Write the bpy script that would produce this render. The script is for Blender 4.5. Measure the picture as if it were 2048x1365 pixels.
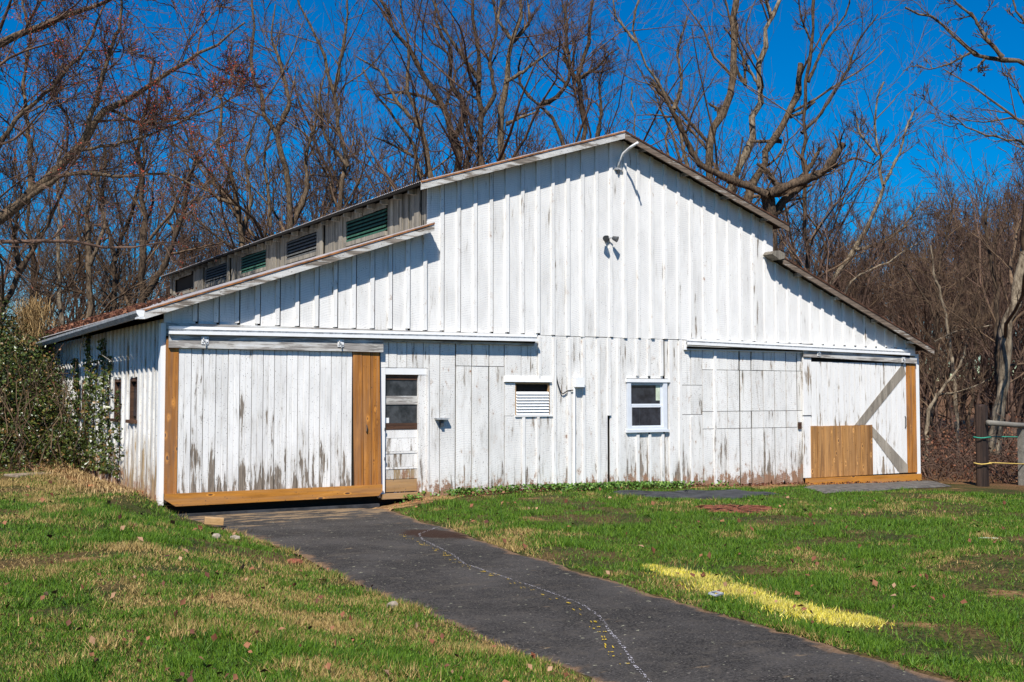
import bpy, math, random
import numpy as np
from mathutils import Vector, Matrix

R = math.radians
scene = bpy.context.scene
for ob in list(bpy.data.objects):
    bpy.data.objects.remove(ob)
col = scene.collection
random.seed(7)
rng = np.random.default_rng(7)

# ------------------------------------------------------------------ camera, sky, sun, exposure
CAM = (-4.3895, -18.0191, 1.7234)
cam = bpy.data.cameras.new('camera')
cam.sensor_width = 36.0
cam.lens = 39.81
cam.clip_start = 0.1
cam.clip_end = 3000
cam_ob = bpy.data.objects.new('camera', cam)
col.objects.link(cam_ob)
cam_ob.location = CAM
cam_ob.rotation_euler = (R(92.7678), 0, R(-30.82))
scene.camera = cam_ob

SUN_ELEV, SUN_SIDE = 50.0, 41.0          # the sun stands in front of the gable and to its left
to_sun = Vector((-math.sin(R(SUN_SIDE)) * math.cos(R(SUN_ELEV)), -math.cos(R(SUN_SIDE)) * math.cos(R(SUN_ELEV)), math.sin(R(SUN_ELEV))))
world = bpy.data.worlds.new('World')
scene.world = world
world.use_nodes = True
wn = world.node_tree
wn.nodes.clear()
sky = wn.nodes.new('ShaderNodeTexSky')
sky.sky_type = 'NISHITA'
sky.sun_disc = False
sky.sun_elevation = R(SUN_ELEV)
sky.sun_rotation = math.atan2(to_sun.x, to_sun.y)
sky.air_density = 1.0
sky.dust_density = 0.0
sky.ozone_density = 5.0
hs = wn.nodes.new('ShaderNodeHueSaturation')
hs.inputs['Hue'].default_value = 0.506
hs.inputs['Saturation'].default_value = 1.85
bg = wn.nodes.new('ShaderNodeBackground')
bg.inputs['Strength'].default_value = 0.083
wo = wn.nodes.new('ShaderNodeOutputWorld')
wn.links.new(sky.outputs[0], hs.inputs['Color'])
wn.links.new(hs.outputs[0], bg.inputs['Color'])
wn.links.new(bg.outputs[0], wo.inputs['Surface'])

sl = bpy.data.lights.new('sun', 'SUN')
sl.energy = 5.0
sl.angle = R(0.5)
sl.color = (1.0, 0.95, 0.87)
sun = bpy.data.objects.new('sun', sl)
col.objects.link(sun)
sun.location = (-30, -40, 60)
sun.rotation_euler = to_sun.to_track_quat('Z', 'Y').to_euler()

vs = scene.view_settings
vs.view_transform = 'Standard'
vs.look = 'None'
vs.exposure = 0.46
vs.gamma = 1.0
vs.use_curve_mapping = False
scene.cycles.max_bounces = 6
scene.cycles.transparent_max_bounces = 8

# ------------------------------------------------------------------ materials
class N:
    def __init__(self, name, rough=0.8, spec=0.3):
        self.m = bpy.data.materials.new(name)
        self.m.use_nodes = True
        self.t = self.m.node_tree
        self.b = self.t.nodes['Principled BSDF']
        self.b.inputs['Roughness'].default_value = rough
        self.b.inputs['Specular IOR Level'].default_value = spec
        self._pos = None
    def new(self, k, **kw):
        n = self.t.nodes.new(k)
        for a, v in kw.items(): setattr(n, a, v)
        return n
    def put(self, sock, v):
        if hasattr(v, 'links') or hasattr(v, 'is_output'): self.t.links.new(v, sock)
        else: sock.default_value = v
    @property
    def pos(self):
        if self._pos is None: self._pos = self.new('ShaderNodeNewGeometry').outputs['Position']
        return self._pos
    def rand(self): return self.new('ShaderNodeObjectInfo').outputs['Random']
    def island(self): return self.new('ShaderNodeNewGeometry').outputs['Random Per Island']
    def sep(self, v, i):
        n = self.new('ShaderNodeSeparateXYZ'); self.put(n.inputs[0], v); return n.outputs[i]
    def math(self, op, a, b=0.0, clamp=False):
        n = self.new('ShaderNodeMath', operation=op); n.use_clamp = clamp
        self.put(n.inputs[0], a); self.put(n.inputs[1], b); return n.outputs[0]
    def scale(self, v, s, shift=None):
        n = self.new('ShaderNodeVectorMath', operation='MULTIPLY'); self.put(n.inputs[0], v); n.inputs[1].default_value = s
        o = n.outputs[0]
        if shift is not None:
            a = self.new('ShaderNodeVectorMath', operation='ADD'); self.put(a.inputs[0], o)
            c = self.new('ShaderNodeCombineXYZ')
            k = self.math('MULTIPLY', shift, 37.0)
            for i in range(3): self.put(c.inputs[i], k)
            self.put(a.inputs[1], c.outputs[0]); o = a.outputs[0]
        return o
    def noise(self, v, s=1.0, d=5.0, r=0.6, dist=0.0):
        n = self.new('ShaderNodeTexNoise'); self.put(n.inputs['Vector'], v)
        n.inputs['Scale'].default_value = s; n.inputs['Detail'].default_value = d; n.inputs['Roughness'].default_value = r
        n.inputs['Distortion'].default_value = dist
        return n.outputs[0]
    def step(self, v, a, b, o0=0.0, o1=1.0):
        n = self.new('ShaderNodeMapRange'); n.interpolation_type = 'SMOOTHSTEP'
        self.put(n.inputs[0], v); self.put(n.inputs[1], a); self.put(n.inputs[2], b)
        n.inputs[3].default_value = o0; n.inputs[4].default_value = o1; return n.outputs[0]
    def mix(self, f, a, b, blend='MIX'):
        n = self.new('ShaderNodeMix', data_type='RGBA', blend_type=blend)
        self.put(n.inputs[0], f)
        self.put(n.inputs[6], a if not isinstance(a, tuple) else (*a[:3], 1)); self.put(n.inputs[7], b if not isinstance(b, tuple) else (*b[:3], 1))
        return n.outputs[2]
    def bump(self, h, strength=0.3, dist=0.01, prev=None):
        n = self.new('ShaderNodeBump'); n.inputs['Strength'].default_value = strength; n.inputs['Distance'].default_value = dist
        self.put(n.inputs['Height'], h)
        if prev is not None: self.put(n.inputs['Normal'], prev)
        return n.outputs[0]
    def done(self, color, normal=None, rough=None):
        self.put(self.b.inputs['Base Color'], color if not isinstance(color, tuple) else (*color[:3], 1))
        if normal is not None: self.put(self.b.inputs['Normal'], normal)
        if rough is not None: self.put(self.b.inputs['Roughness'], rough)
        return self.m

def plain(name, c, rough=0.7, metal=0.0, spec=0.3, var=0.15, s=9.0):
    n = N(name, rough, spec); n.b.inputs['Metallic'].default_value = metal
    f = n.noise(n.pos, s, 5, 0.65)
    dark = tuple(x * (1 - var) for x in c); lite = tuple(min(1, x * (1 + var)) for x in c)
    return n.done(n.mix(n.step(f, 0.3, 0.7), dark, lite), n.bump(f, 0.15, 0.004))

def paint(name, base=(0.81, 0.795, 0.76), wood=(0.20, 0.165, 0.13), peel=0.70, ground=0.10, gz=0.9, rot=None, grime=0.25, specks=0.69, saw=0.25, axis='z'):
    """old white paint over timber: worn streaks along the grain, nail specks, saw marks, rot near the soil"""
    n = N(name, 0.75, 0.25)
    rnd = n.rand(); z = n.sep(n.pos, 2)
    ax = lambda a, b: {'z': (a, a, b), 'x': (b, a, a)}[axis]
    v1 = n.scale(n.pos, ax(16, 1.5), rnd); v2 = n.scale(n.pos, ax(5, 1.1), rnd); v3 = n.scale(n.pos, (1, 1, 0.55), rnd)
    n1 = n.noise(v1, 1.0, 8, 0.68, 0.4); n2 = n.noise(v2, 1.0, 4, 0.6); n3 = n.noise(n.pos, 55.0, 2, 0.5)
    m = n.math('ADD', n.math('MULTIPLY', n1, 0.62), n.math('MULTIPLY', n2, 0.38))
    zone = n.noise(n.scale(n.pos, (0.9, 0.9, 0.7)), 1.0, 3, 0.6)
    m = n.math('ADD', m, n.math('MULTIPLY', n.math('SUBTRACT', zone, 0.5), 0.22))
    m = n.math('ADD', m, n.math('MULTIPLY', n.math('SUBTRACT', n.math('FRACT', n.math('MULTIPLY', rnd, 5.7)), 0.5), 0.05))
    g = n.step(z, -0.2, gz, 1.0, 0.0)
    m = n.math('ADD', m, n.math('MULTIPLY', n.math('MULTIPLY', g, g), ground))
    worn = n.step(m, peel - 0.02, peel + 0.015)
    thin = n.step(m, peel - 0.12, peel + 0.01)
    c = n.mix(n.step(n.noise(v3, 2.0, 4, 0.6), 0.35, 0.75), base, tuple(x * (1 - grime * 0.45) for x in base))
    c = n.mix(n.math('MULTIPLY', rnd, 0.14), c, tuple(x * 0.62 for x in base))
    c = n.mix(n.math('MULTIPLY', thin, grime), c, (0.42, 0.39, 0.34))
    streak = n.step(n.noise(n.scale(n.pos, ax(38, 0.9), rnd), 1.0, 3, 0.5), 0.60, 0.70)
    c = n.mix(n.math('MULTIPLY', streak, grime * 0.55), c, (0.36, 0.34, 0.31))
    wv = n.noise(n.scale(n.pos, ax(70, 3), rnd), 1.0, 4, 0.6)
    woodc = n.mix(n.step(wv, 0.3, 0.7), tuple(x * 0.55 for x in wood), tuple(x * 1.5 for x in wood))
    c = n.mix(worn, c, woodc)
    c = n.mix(n.step(n3, specks, specks + 0.03), c, tuple(x * 0.5 for x in wood))
    if rot:
        lowz = n.step(z, -0.22, rot, 1.0, 0.0)
        rm = n.math('ADD', n.noise(n.scale(n.pos, (9, 9, 5), rnd), 1.0, 6, 0.7), n.math('MULTIPLY', lowz, 0.30))
        c = n.mix(n.step(rm, 0.66, 0.70), c, n.mix(n.step(wv, 0.35, 0.65), (0.10, 0.045, 0.03), (0.33, 0.16, 0.09)))
        c = n.mix(n.math('MULTIPLY', n.step(rm, 0.56, 0.68), 0.35), c, (0.40, 0.27, 0.17))
    if saw:
        gx = n.sep(n.new('ShaderNodeTexCoord').outputs['Generated'], 0)
        off = n.math('SUBTRACT', gx, n.math('SUBTRACT', n.math('MULTIPLY', n.math('FRACT', n.math('MULTIPLY', rnd, 13.1)), 2.2), 0.6))
        ph = n.math('ADD', n.math('MULTIPLY', z, 150.0), n.math('MULTIPLY', n.math('MULTIPLY', off, off), 9.0))
        ph = n.math('ADD', ph, n.math('MULTIPLY', n.noise(n.pos, 3.0, 2, 0.5), 9.0))
        sv = n.math('SINE', ph)
        part = n.step(n.noise(n.scale(n.pos, (3, 3, 1.3), rnd), 1.0, 3, 0.6), 0.38, 0.62)
        c = n.mix(n.math('MULTIPLY', n.math('MULTIPLY', n.step(sv, 0.2, 0.95), part), saw * 0.34), c, (0.45, 0.45, 0.46))
        nb = n.bump(sv, saw * 0.15, 0.002)
    else: nb = n.bump(n2, 0.05, 0.002)
    nb = n.bump(n1, 0.25, 0.004, nb)
    nb = n.bump(worn, 0.5, -0.0015, nb)
    return n.done(c, nb)

def grain(name, a, b, axis='z', knots=0.5, weather=0.0, rough=0.65):
    n = N(name, rough, 0.3); rnd = n.rand()
    sc = {'z': (30, 30, 1.0), 'x': (1.0, 30, 30), 'y': (30, 1.0, 30)}[axis]; ks = {'z': (5.5, 5.5, 2.6), 'x': (2.0, 6, 6), 'y': (6, 2.0, 6)}[axis]
    vo = n.new('ShaderNodeTexVoronoi'); n.put(vo.inputs['Vector'], n.scale(n.pos, ks, rnd)); vo.inputs['Scale'].default_value = 1.0
    kd = vo.outputs['Distance']
    v = n.scale(n.pos, sc, rnd)
    g1 = n.noise(v, 1.0, 6, 0.65, 0.8); g2 = n.noise(n.scale(n.pos, tuple(x * 0.16 for x in sc), rnd), 1.0, 4, 0.6, 0.9)
    ph = n.math('ADD', n.math('MULTIPLY', g2, 20.0), n.math('MULTIPLY', n.step(kd, 0.30, 0.0), 9.0))
    ringv = n.math('SINE', ph)
    c = n.mix(n.step(g1, 0.30, 0.70), a, b)
    c = n.mix(n.math('MULTIPLY', n.step(ringv, 0.0, 0.95), 0.72), c, tuple(x * 0.60 for x in a))
    c = n.mix(n.math('MULTIPLY', n.math('FRACT', n.math('MULTIPLY', rnd, 3.7)), 0.45), c, tuple(x * 0.55 for x in a))
    c = n.mix(n.math('MULTIPLY', rnd, 0.4), c, tuple(x * 0.75 + y * 0.12 for x, y in zip(a, b)))
    c = n.mix(n.math('MULTIPLY', n.math('FRACT', n.math('MULTIPLY', rnd, 7.3)), 0.35), c, tuple(min(1, x * 1.3) for x in b))
    c = n.mix(n.math('MULTIPLY', n.step(kd, 0.20, 0.10), knots), c, tuple(min(1, x * 1.3) for x in b)); c = n.mix(n.math('MULTIPLY', n.step(kd, 0.115, 0.07), min(1, knots * 1.4)), c, (0.085, 0.035, 0.014))
    band = n.noise(n.scale(n.pos, {'z': (7, 7, 0.9), 'x': (0.9, 7, 7), 'y': (7, 0.9, 7)}[axis], rnd), 1.0, 5, 0.65)
    c = n.mix(n.math('MULTIPLY', n.step(band, 0.46, 0.66), 0.45), c, tuple(x * 0.5 for x in a))
    c = n.mix(n.math('MULTIPLY', n.step(band, 0.44, 0.30), 0.4), c, tuple(min(1, x * 1.25) for x in b))
    c = n.mix(n.step(n.noise(n.pos, 40.0, 1, 0.5), 0.72, 0.75), c, (0.05, 0.03, 0.02))
    if weather:
        c = n.mix(n.math('MULTIPLY', n.step(n.noise(n.scale(n.pos, tuple(x * 0.5 for x in sc)), 1.0, 6, 0.7), 0.42, 0.6), weather), c, (0.24, 0.21, 0.18))
    return n.done(c, n.bump(g1, 0.3, 0.003))

M = {}
M['gable'] = paint('old_white_paint', base=(0.81, 0.795, 0.765), peel=0.632, ground=0.0, specks=0.685, grime=0.34, saw=0.9)
M['batten'] = paint('old_white_paint_battens', base=(0.83, 0.815, 0.785), peel=0.645, ground=0.06, gz=4.0, specks=0.69, grime=0.32, saw=0.0, rot=0.05)
M['lower'] = paint('peeling_white_paint', peel=0.612, ground=0.10, gz=1.2, rot=0.42, specks=0.665, grime=0.42, saw=1.0)
M['door'] = paint('worn_white_door_paint', base=(0.83, 0.815, 0.785), peel=0.60, ground=0.14, gz=1.5, specks=0.665, grime=0.42, saw=0.0)
M['door_right'] = paint('peeling_white_door_paint', base=(0.83, 0.815, 0.785), wood=(0.27, 0.21, 0.15), peel=0.585, ground=0.06, gz=1.0, specks=0.68, grime=0.2, saw=0.0)
M['side'] = paint('stained_white_paint', base=(0.80, 0.79, 0.76), wood=(0.30, 0.22, 0.13), peel=0.615, ground=0.15, gz=2.0, rot=0.75, specks=0.665, grime=0.75, saw=0.0)
M['header'] = paint('bare_grey_header_paint', base=(0.66, 0.66, 0.65), wood=(0.27, 0.25, 0.23), peel=0.50, ground=0, specks=0.7, grime=0.8, saw=0.0, axis='x')
M['fascia'] = paint('flaking_fascia_paint', base=(0.66, 0.65, 0.62), wood=(0.20, 0.17, 0.14), peel=0.505, ground=0, specks=0.66, grime=0.6, saw=0.0, axis='x')
M['fascia_dark'] = paint('bare_brown_fascia', base=(0.55, 0.52, 0.47), wood=(0.16, 0.12, 0.09), peel=0.475, ground=0, specks=0.66, grime=0.6, saw=0.0, axis='x')
M['trim'] = paint('white_trim_paint', base=(0.84, 0.84, 0.83), peel=0.72, ground=0.0, specks=0.76, grime=0.12, saw=0.0)
M['clerestory'] = grain('weathered_grey_board', (0.060, 0.053, 0.045), (0.48, 0.42, 0.33), 'z', 0.2, 0.35, 0.9)
M['brace'] = grain('bare_grey_brace', (0.20, 0.17, 0.13), (0.42, 0.37, 0.30), 'z', 0.2, 0.3, 0.9)
M['slab'] = plain('brown_slab_stone', (0.24, 0.19, 0.14), 0.95, 0, 0.1, 0.4, 9)
M['cedar'] = grain('orange_stained_timber', (0.23, 0.075, 0.010), (0.64, 0.265, 0.045), 'z', 0.7, 0.22)
M['cedar_x'] = grain('orange_stained_timber_long', (0.30, 0.115, 0.014), (0.62, 0.265, 0.038), 'x', 0.8, 0.22)
M['cedar_pale'] = grain('light_brown_timber', (0.19, 0.082, 0.026), (0.62, 0.315, 0.10), 'z', 0.9, 0.12)
M['brown'] = grain('dark_brown_wood', (0.05, 0.025, 0.015), (0.14, 0.07, 0.04), 'x', 0.2)
M['tan'] = grain('bare_tan_wood', (0.34, 0.19, 0.075), (0.52, 0.32, 0.14), 'x', 0.2, 0.2)
M['post'] = grain('dark_creosote_post', (0.022, 0.014, 0.011), (0.075, 0.045, 0.032), 'z', 0.2)
M['railwood'] = grain('grey_rail_wood', (0.14, 0.13, 0.11), (0.30, 0.28, 0.24), 'x', 0.2)
M['dark'] = plain('dark_timber_and_gap_shade', (0.022, 0.018, 0.014), 0.95)  # near-black; also stands in for interior shade behind gaps and openings
M['metal_white'] = plain('white_painted_metal', (0.82, 0.82, 0.81), 0.4, 0.0, 0.5, 0.05)
M['metal_grey'] = plain('dull_grey_metal', (0.36, 0.37, 0.38), 0.55, 0.1, 0.4, 0.35, 14)
M['metal_dark'] = plain('dark_grey_metal', (0.07, 0.075, 0.08), 0.45, 0.3, 0.5, 0.2)
M['vinyl'] = plain('white_vinyl', (0.66, 0.69, 0.73), 0.4, 0, 0.4, 0.04)
M['pane'] = plain('window_glass_dark_interior', (0.030, 0.034, 0.042), 0.08, 0, 0.5, 0.5, 5)  # dark interior and a faint bluish reflection put into the glass colour
M['dusty'] = plain('dusty_window_glass', (0.045, 0.047, 0.050), 0.25, 0, 0.5, 0.55, 5)
M['green'] = plain('green_painted_slat', (0.035, 0.105, 0.068), 0.6, 0, 0.3, 0.45, 12)
M['slat_grey'] = plain('grey_louvre_slat', (0.10, 0.10, 0.095), 0.75, 0, 0.3, 0.4, 12)
M['rust'] = plain('rusty_roof_edge', (0.36, 0.13, 0.035), 0.85, 0, 0.2, 0.6, 6)
M['rust_dark'] = plain('dark_rusty_roof_edge', (0.10, 0.048, 0.030), 0.85, 0, 0.2, 0.6, 6)
M['paper'] = plain('pale_green_paper', (0.55, 0.62, 0.48), 0.8)
M['rubber'] = plain('black_ground_cloth', (0.035, 0.036, 0.040), 0.85, 0, 0.3, 0.5, 4)
M['brick'] = plain('orange_red_brick', (0.42, 0.13, 0.06), 0.9, 0, 0.2, 0.35, 25)
M['stone'] = plain('pale_field_stone', (0.29, 0.24, 0.19), 0.9, 0, 0.2, 0.3, 20)
M['slabwood'] = plain('grey_weathered_plywood', (0.105, 0.095, 0.085), 0.9, 0, 0.2, 0.4, 6)
M['red_soil'] = plain('red_mulch', (0.21, 0.072, 0.042), 0.95, 0, 0.1, 0.6, 40)
M['wire'] = plain('dark_cable', (0.03, 0.03, 0.03), 0.6)
M['rope_green'] = plain('green_rope', (0.03, 0.27, 0.18), 0.7)
M['rope_yellow'] = plain('yellow_rope', (0.62, 0.44, 0.12), 0.7)
M['white_mark'] = plain('white_spray_paint', (0.36, 0.34, 0.36), 0.9, 0, 0.2, 0.25, 60)
M['yellow_mark'] = plain('yellow_spray_paint', (0.46, 0.31, 0.025), 0.9, 0, 0.2, 0.35, 60)

def roof_mat(name, a, b, rust, amount):
    n = N(name, 0.55, 0.4); f = n.noise(n.pos, 2.2, 6, 0.65); g = n.noise(n.scale(n.pos, (8, 1.5, 8)), 1.0, 5, 0.7)
    c = n.mix(n.step(f, 0.35, 0.65), a, b)
    c = n.mix(n.math('MULTIPLY', n.step(g, 0.42, 0.62), amount), c, rust)
    return n.done(c)
M['roof_pale'] = roof_mat('galvanised_roof_sheet', (0.30, 0.30, 0.31), (0.48, 0.48, 0.48), (0.38, 0.18, 0.08), 0.25)
M['roof_rust'] = roof_mat('rusted_roof_sheet', (0.20, 0.07, 0.035), (0.33, 0.13, 0.06), (0.40, 0.36, 0.33), 0.4)

def soil_mat():
    n = N('lawn_soil', 0.95, 0.1)
    f = n.noise(n.pos, 1.1, 6, 0.65); g = n.noise(n.pos, 24.0, 4, 0.7); h = n.noise(n.pos, 0.35, 4, 0.6)
    c = n.mix(n.step(f, 0.40, 0.62), (0.016, 0.036, 0.006), (0.085, 0.055, 0.022))
    c = n.mix(n.math('MULTIPLY', n.step(g, 0.40, 0.65), 0.4), c, (0.17, 0.11, 0.045))
    c = n.mix(n.math('MULTIPLY', n.step(g, 0.52, 0.38), 0.6), c, (0.022, 0.018, 0.008))
    c = n.mix(n.math('MULTIPLY', n.step(n.noise(n.pos, 0.9, 5, 0.65), 0.60, 0.68), 0.85), c, n.mix(n.step(g, 0.4, 0.6), (0.16, 0.075, 0.03), (0.32, 0.19, 0.09)))
    y = n.sep(n.pos, 1); x = n.sep(n.pos, 0)
    back = n.math('MAXIMUM', n.step(y, 4.0, 9.0), n.step(x, 17.0, 19.5))
    c = n.mix(back, c, n.mix(n.step(g, 0.35, 0.65), (0.055, 0.030, 0.016), (0.22, 0.115, 0.055)))
    return n.done(c, n.bump(g, 0.6, 0.03))
M['soil'] = soil_mat()

def dirt_mat():
    n = N('bare_brown_dirt', 0.95, 0.1); g = n.noise(n.pos, 18.0, 6, 0.7); f = n.noise(n.pos, 2.5, 4, 0.6)
    c = n.mix(n.step(g, 0.35, 0.65), (0.16, 0.085, 0.035), (0.40, 0.25, 0.12))
    c = n.mix(n.step(f, 0.45, 0.65), c, (0.33, 0.16, 0.075))
    return n.done(c, n.bump(g, 0.7, 0.02))
M['dirt'] = dirt_mat()

def asphalt_mat():
    n = N('worn_asphalt', 0.95, 0.08)
    g = n.noise(n.pos, 48.0, 5, 0.85); f = n.noise(n.pos, 0.9, 5, 0.6); s = n.noise(n.pos, 42.0, 2, 0.5)
    c = n.mix(n.step(g, 0.36, 0.64), (0.004, 0.004, 0.004), (0.075, 0.068, 0.063))
    c = n.mix(n.math('MULTIPLY', n.step(f, 0.40, 0.66), 0.40), c, (0.105, 0.095, 0.088))
    c = n.mix(n.step(s, 0.69, 0.73), c, (0.24, 0.21, 0.18))
    ea = n.new('ShaderNodeAttribute'); ea.attribute_name = 'edge'
    y = n.sep(n.pos, 1)
    sand = n.math('ADD', n.noise(n.scale(n.pos, (1.6, 4.0, 1)), 1.3, 6, 0.65), n.step(y, -3.6, -0.3, 0.0, 0.22))
    c = n.mix(n.math('MULTIPLY', n.step(sand, 0.64, 0.74), 0.75), c, n.mix(n.step(g, 0.3, 0.7), (0.20, 0.13, 0.07), (0.38, 0.27, 0.16)))
    k = n.noise(n.pos, 7.0, 6, 0.7)
    c = n.mix(n.math('MULTIPLY', n.step(k, 0.48, 0.64), 0.55), c, (0.078, 0.068, 0.058))
    sx = n.noise(n.pos, 16.0, 2, 0.5)
    c = n.mix(n.step(sx, 0.69, 0.73), c, (0.26, 0.25, 0.18))
    em = n.math('ADD', n.math('MULTIPLY', ea.outputs['Fac'], 0.36), n.math('MULTIPLY', n.noise(n.pos, 3.2, 6, 0.7), 0.8))
    c = n.mix(n.math('MULTIPLY', n.step(em, 0.56, 0.74), 0.8), c, n.mix(n.step(g, 0.3, 0.7), (0.10, 0.055, 0.030), (0.30, 0.19, 0.11)))
    c = n.mix(n.math('MULTIPLY', n.step(n.noise(n.scale(n.pos, (0.6, 2.2, 1)), 1.0, 7, 0.72), 0.56, 0.70), 0.22), c, (0.18, 0.145, 0.105))
    wet = n.new('ShaderNodeVectorMath', operation='SUBTRACT'); n.put(wet.inputs[0], n.scale(n.pos, (1.0, 0.55, 0))); wet.inputs[1].default_value = (2.35, -2.6, 0)
    ln = n.new('ShaderNodeVectorMath', operation='LENGTH'); n.put(ln.inputs[0], wet.outputs[0])
    stain = n.math('SUBTRACT', ln.outputs['Value'], n.math('MULTIPLY', n.noise(n.pos, 5.0, 4, 0.6), 0.5))
    c = n.mix(n.math('MULTIPLY', n.step(stain, 0.16, 0.02), 0.75), c, (0.035, 0.014, 0.007))
    return n.done(c, n.bump(g, 0.5, 0.012))
M['asphalt'] = asphalt_mat()

def bark(name, a, b, s=18.0):
    n = N(name, 0.95, 0.1); f = n.noise(n.scale(n.pos, (s, s, s * 0.3)), 1.0, 5, 0.7); g = n.noise(n.pos, 2.2, 3, 0.6)
    c = n.mix(n.step(f, 0.35, 0.65), a, b)
    c = n.mix(n.math('MULTIPLY', n.step(g, 0.55, 0.7), 0.4), c, tuple(min(1, x * 1.7) for x in b))
    return n.done(c, n.bump(f, 0.7, 0.03))
M['bark'] = bark('brown_bark', (0.040, 0.030, 0.022), (0.170, 0.122, 0.078))
M['bark_dark'] = bark('dark_bark', (0.024, 0.018, 0.014), (0.118, 0.082, 0.054))
M['bark_pale'] = bark('pale_mottled_bark', (0.065, 0.048, 0.033), (0.29, 0.235, 0.165), 9.0)
M['bark_grey'] = bark('grey_bark', (0.050, 0.038, 0.027), (0.21, 0.155, 0.098))
M['twig'] = bark('brown_twigs', (0.062, 0.042, 0.030), (0.165, 0.110, 0.068), 3.0)
M['twig_red'] = bark('reddish_twigs', (0.056, 0.036, 0.029), (0.155, 0.098, 0.070), 3.0)
M['twig_far'] = bark('dull_purple_brown_twigs', (0.050, 0.032, 0.026), (0.165, 0.105, 0.076), 1.2)
M['bud'] = plain('red_flower_buds', (0.36, 0.050, 0.020), 0.7, 0, 0.2, 0.5, 4)

def leaf_mat(name, stops, rough=0.5, trans=0.0):
    n = N(name, rough, 0.4); r = n.island()
    rp = n.new('ShaderNodeValToRGB'); n.put(rp.inputs[0], r)
    e = rp.color_ramp.elements
    while len(e) < len(stops): e.new(0.5)
    for i, (p, c) in enumerate(stops):
        e[i].position = p; e[i].color = (*c, 1)
    f = n.noise(n.pos, 1.7, 4, 0.6)
    c = n.mix(n.math('MULTIPLY', n.step(f, 0.4, 0.62), 0.35), rp.outputs[0], tuple(x * 0.6 for x in stops[len(stops) // 2][1]))
    return n.done(c)
M['ivy'] = leaf_mat('ivy_leaves', [(0, (0.012, 0.020, 0.006)), (0.30, (0.032, 0.056, 0.011)), (0.62, (0.070, 0.100, 0.019)), (0.82, (0.12, 0.135, 0.03)), (0.91, (0.16, 0.075, 0.025)), (1, (0.26, 0.16, 0.06))], 0.34)
M['weed'] = leaf_mat('green_weed_leaves', [(0, (0.04, 0.10, 0.012)), (0.6, (0.10, 0.21, 0.025)), (1, (0.22, 0.30, 0.06))])
M['litter'] = leaf_mat('dead_leaves', [(0, (0.07, 0.022, 0.014)), (0.4, (0.18, 0.055, 0.026)), (0.75, (0.28, 0.12, 0.055)), (1, (0.42, 0.27, 0.16))], 0.8)
M['litter_red'] = leaf_mat('red_brown_leaves', [(0, (0.055, 0.020, 0.012)), (0.6, (0.155, 0.052, 0.026)), (1, (0.27, 0.125, 0.06))], 0.8)
M['dry'] = leaf_mat('straw_blades', [(0, (0.17, 0.10, 0.035)), (0.6, (0.34, 0.22, 0.09)), (1, (0.50, 0.36, 0.17))], 0.8)
M['yellow_blades'] = leaf_mat('yellow_sprayed_blades', [(0, (0.34, 0.30, 0.015)), (0.30, (0.74, 0.62, 0.035)), (0.62, (0.78, 0.68, 0.18)), (0.8, (0.42, 0.33, 0.13)), (1, (0.09, 0.16, 0.015))], 0.8)

def grass_mat():
    n = N('grass_blades', 0.6, 0.25)
    a = n.new('ShaderNodeAttribute'); a.attribute_name = 'dryness'
    r = n.island()
    green = n.mix(r, (0.018, 0.064, 0.004), (0.118, 0.212, 0.012))
    straw = n.mix(r, (0.20, 0.130, 0.035), (0.46, 0.325, 0.125))
    pick = n.step(n.math('ADD', a.outputs['Fac'], n.math('MULTIPLY', n.math('SUBTRACT', n.math('FRACT', n.math('MULTIPLY', r, 91.7)), 0.5), 0.55)), 0.47, 0.53)
    return n.done(n.mix(pick, green, straw))
M['grass'] = grass_mat()

# ------------------------------------------------------------------ helpers
def link(name, me, mat=None, parent=None, smooth=False):
    o = bpy.data.objects.new(name, me)
    col.objects.link(o)
    if mat is not None and not me.materials: me.materials.append(mat)
    if parent is not None: o.parent = parent
    if smooth: me.shade_smooth()
    return o

def tag(o, label=None, category=None, group=None, kind=None):
    if label: o['label'] = label
    if category: o['category'] = category
    if group: o['group'] = group
    if kind: o['kind'] = kind
    return o

def empty(name, loc, label, category, group=None):
    o = bpy.data.objects.new(name, None)
    col.objects.link(o); o.location = loc; o.empty_display_size = 0.2
    return tag(o, label, category, group)

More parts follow.
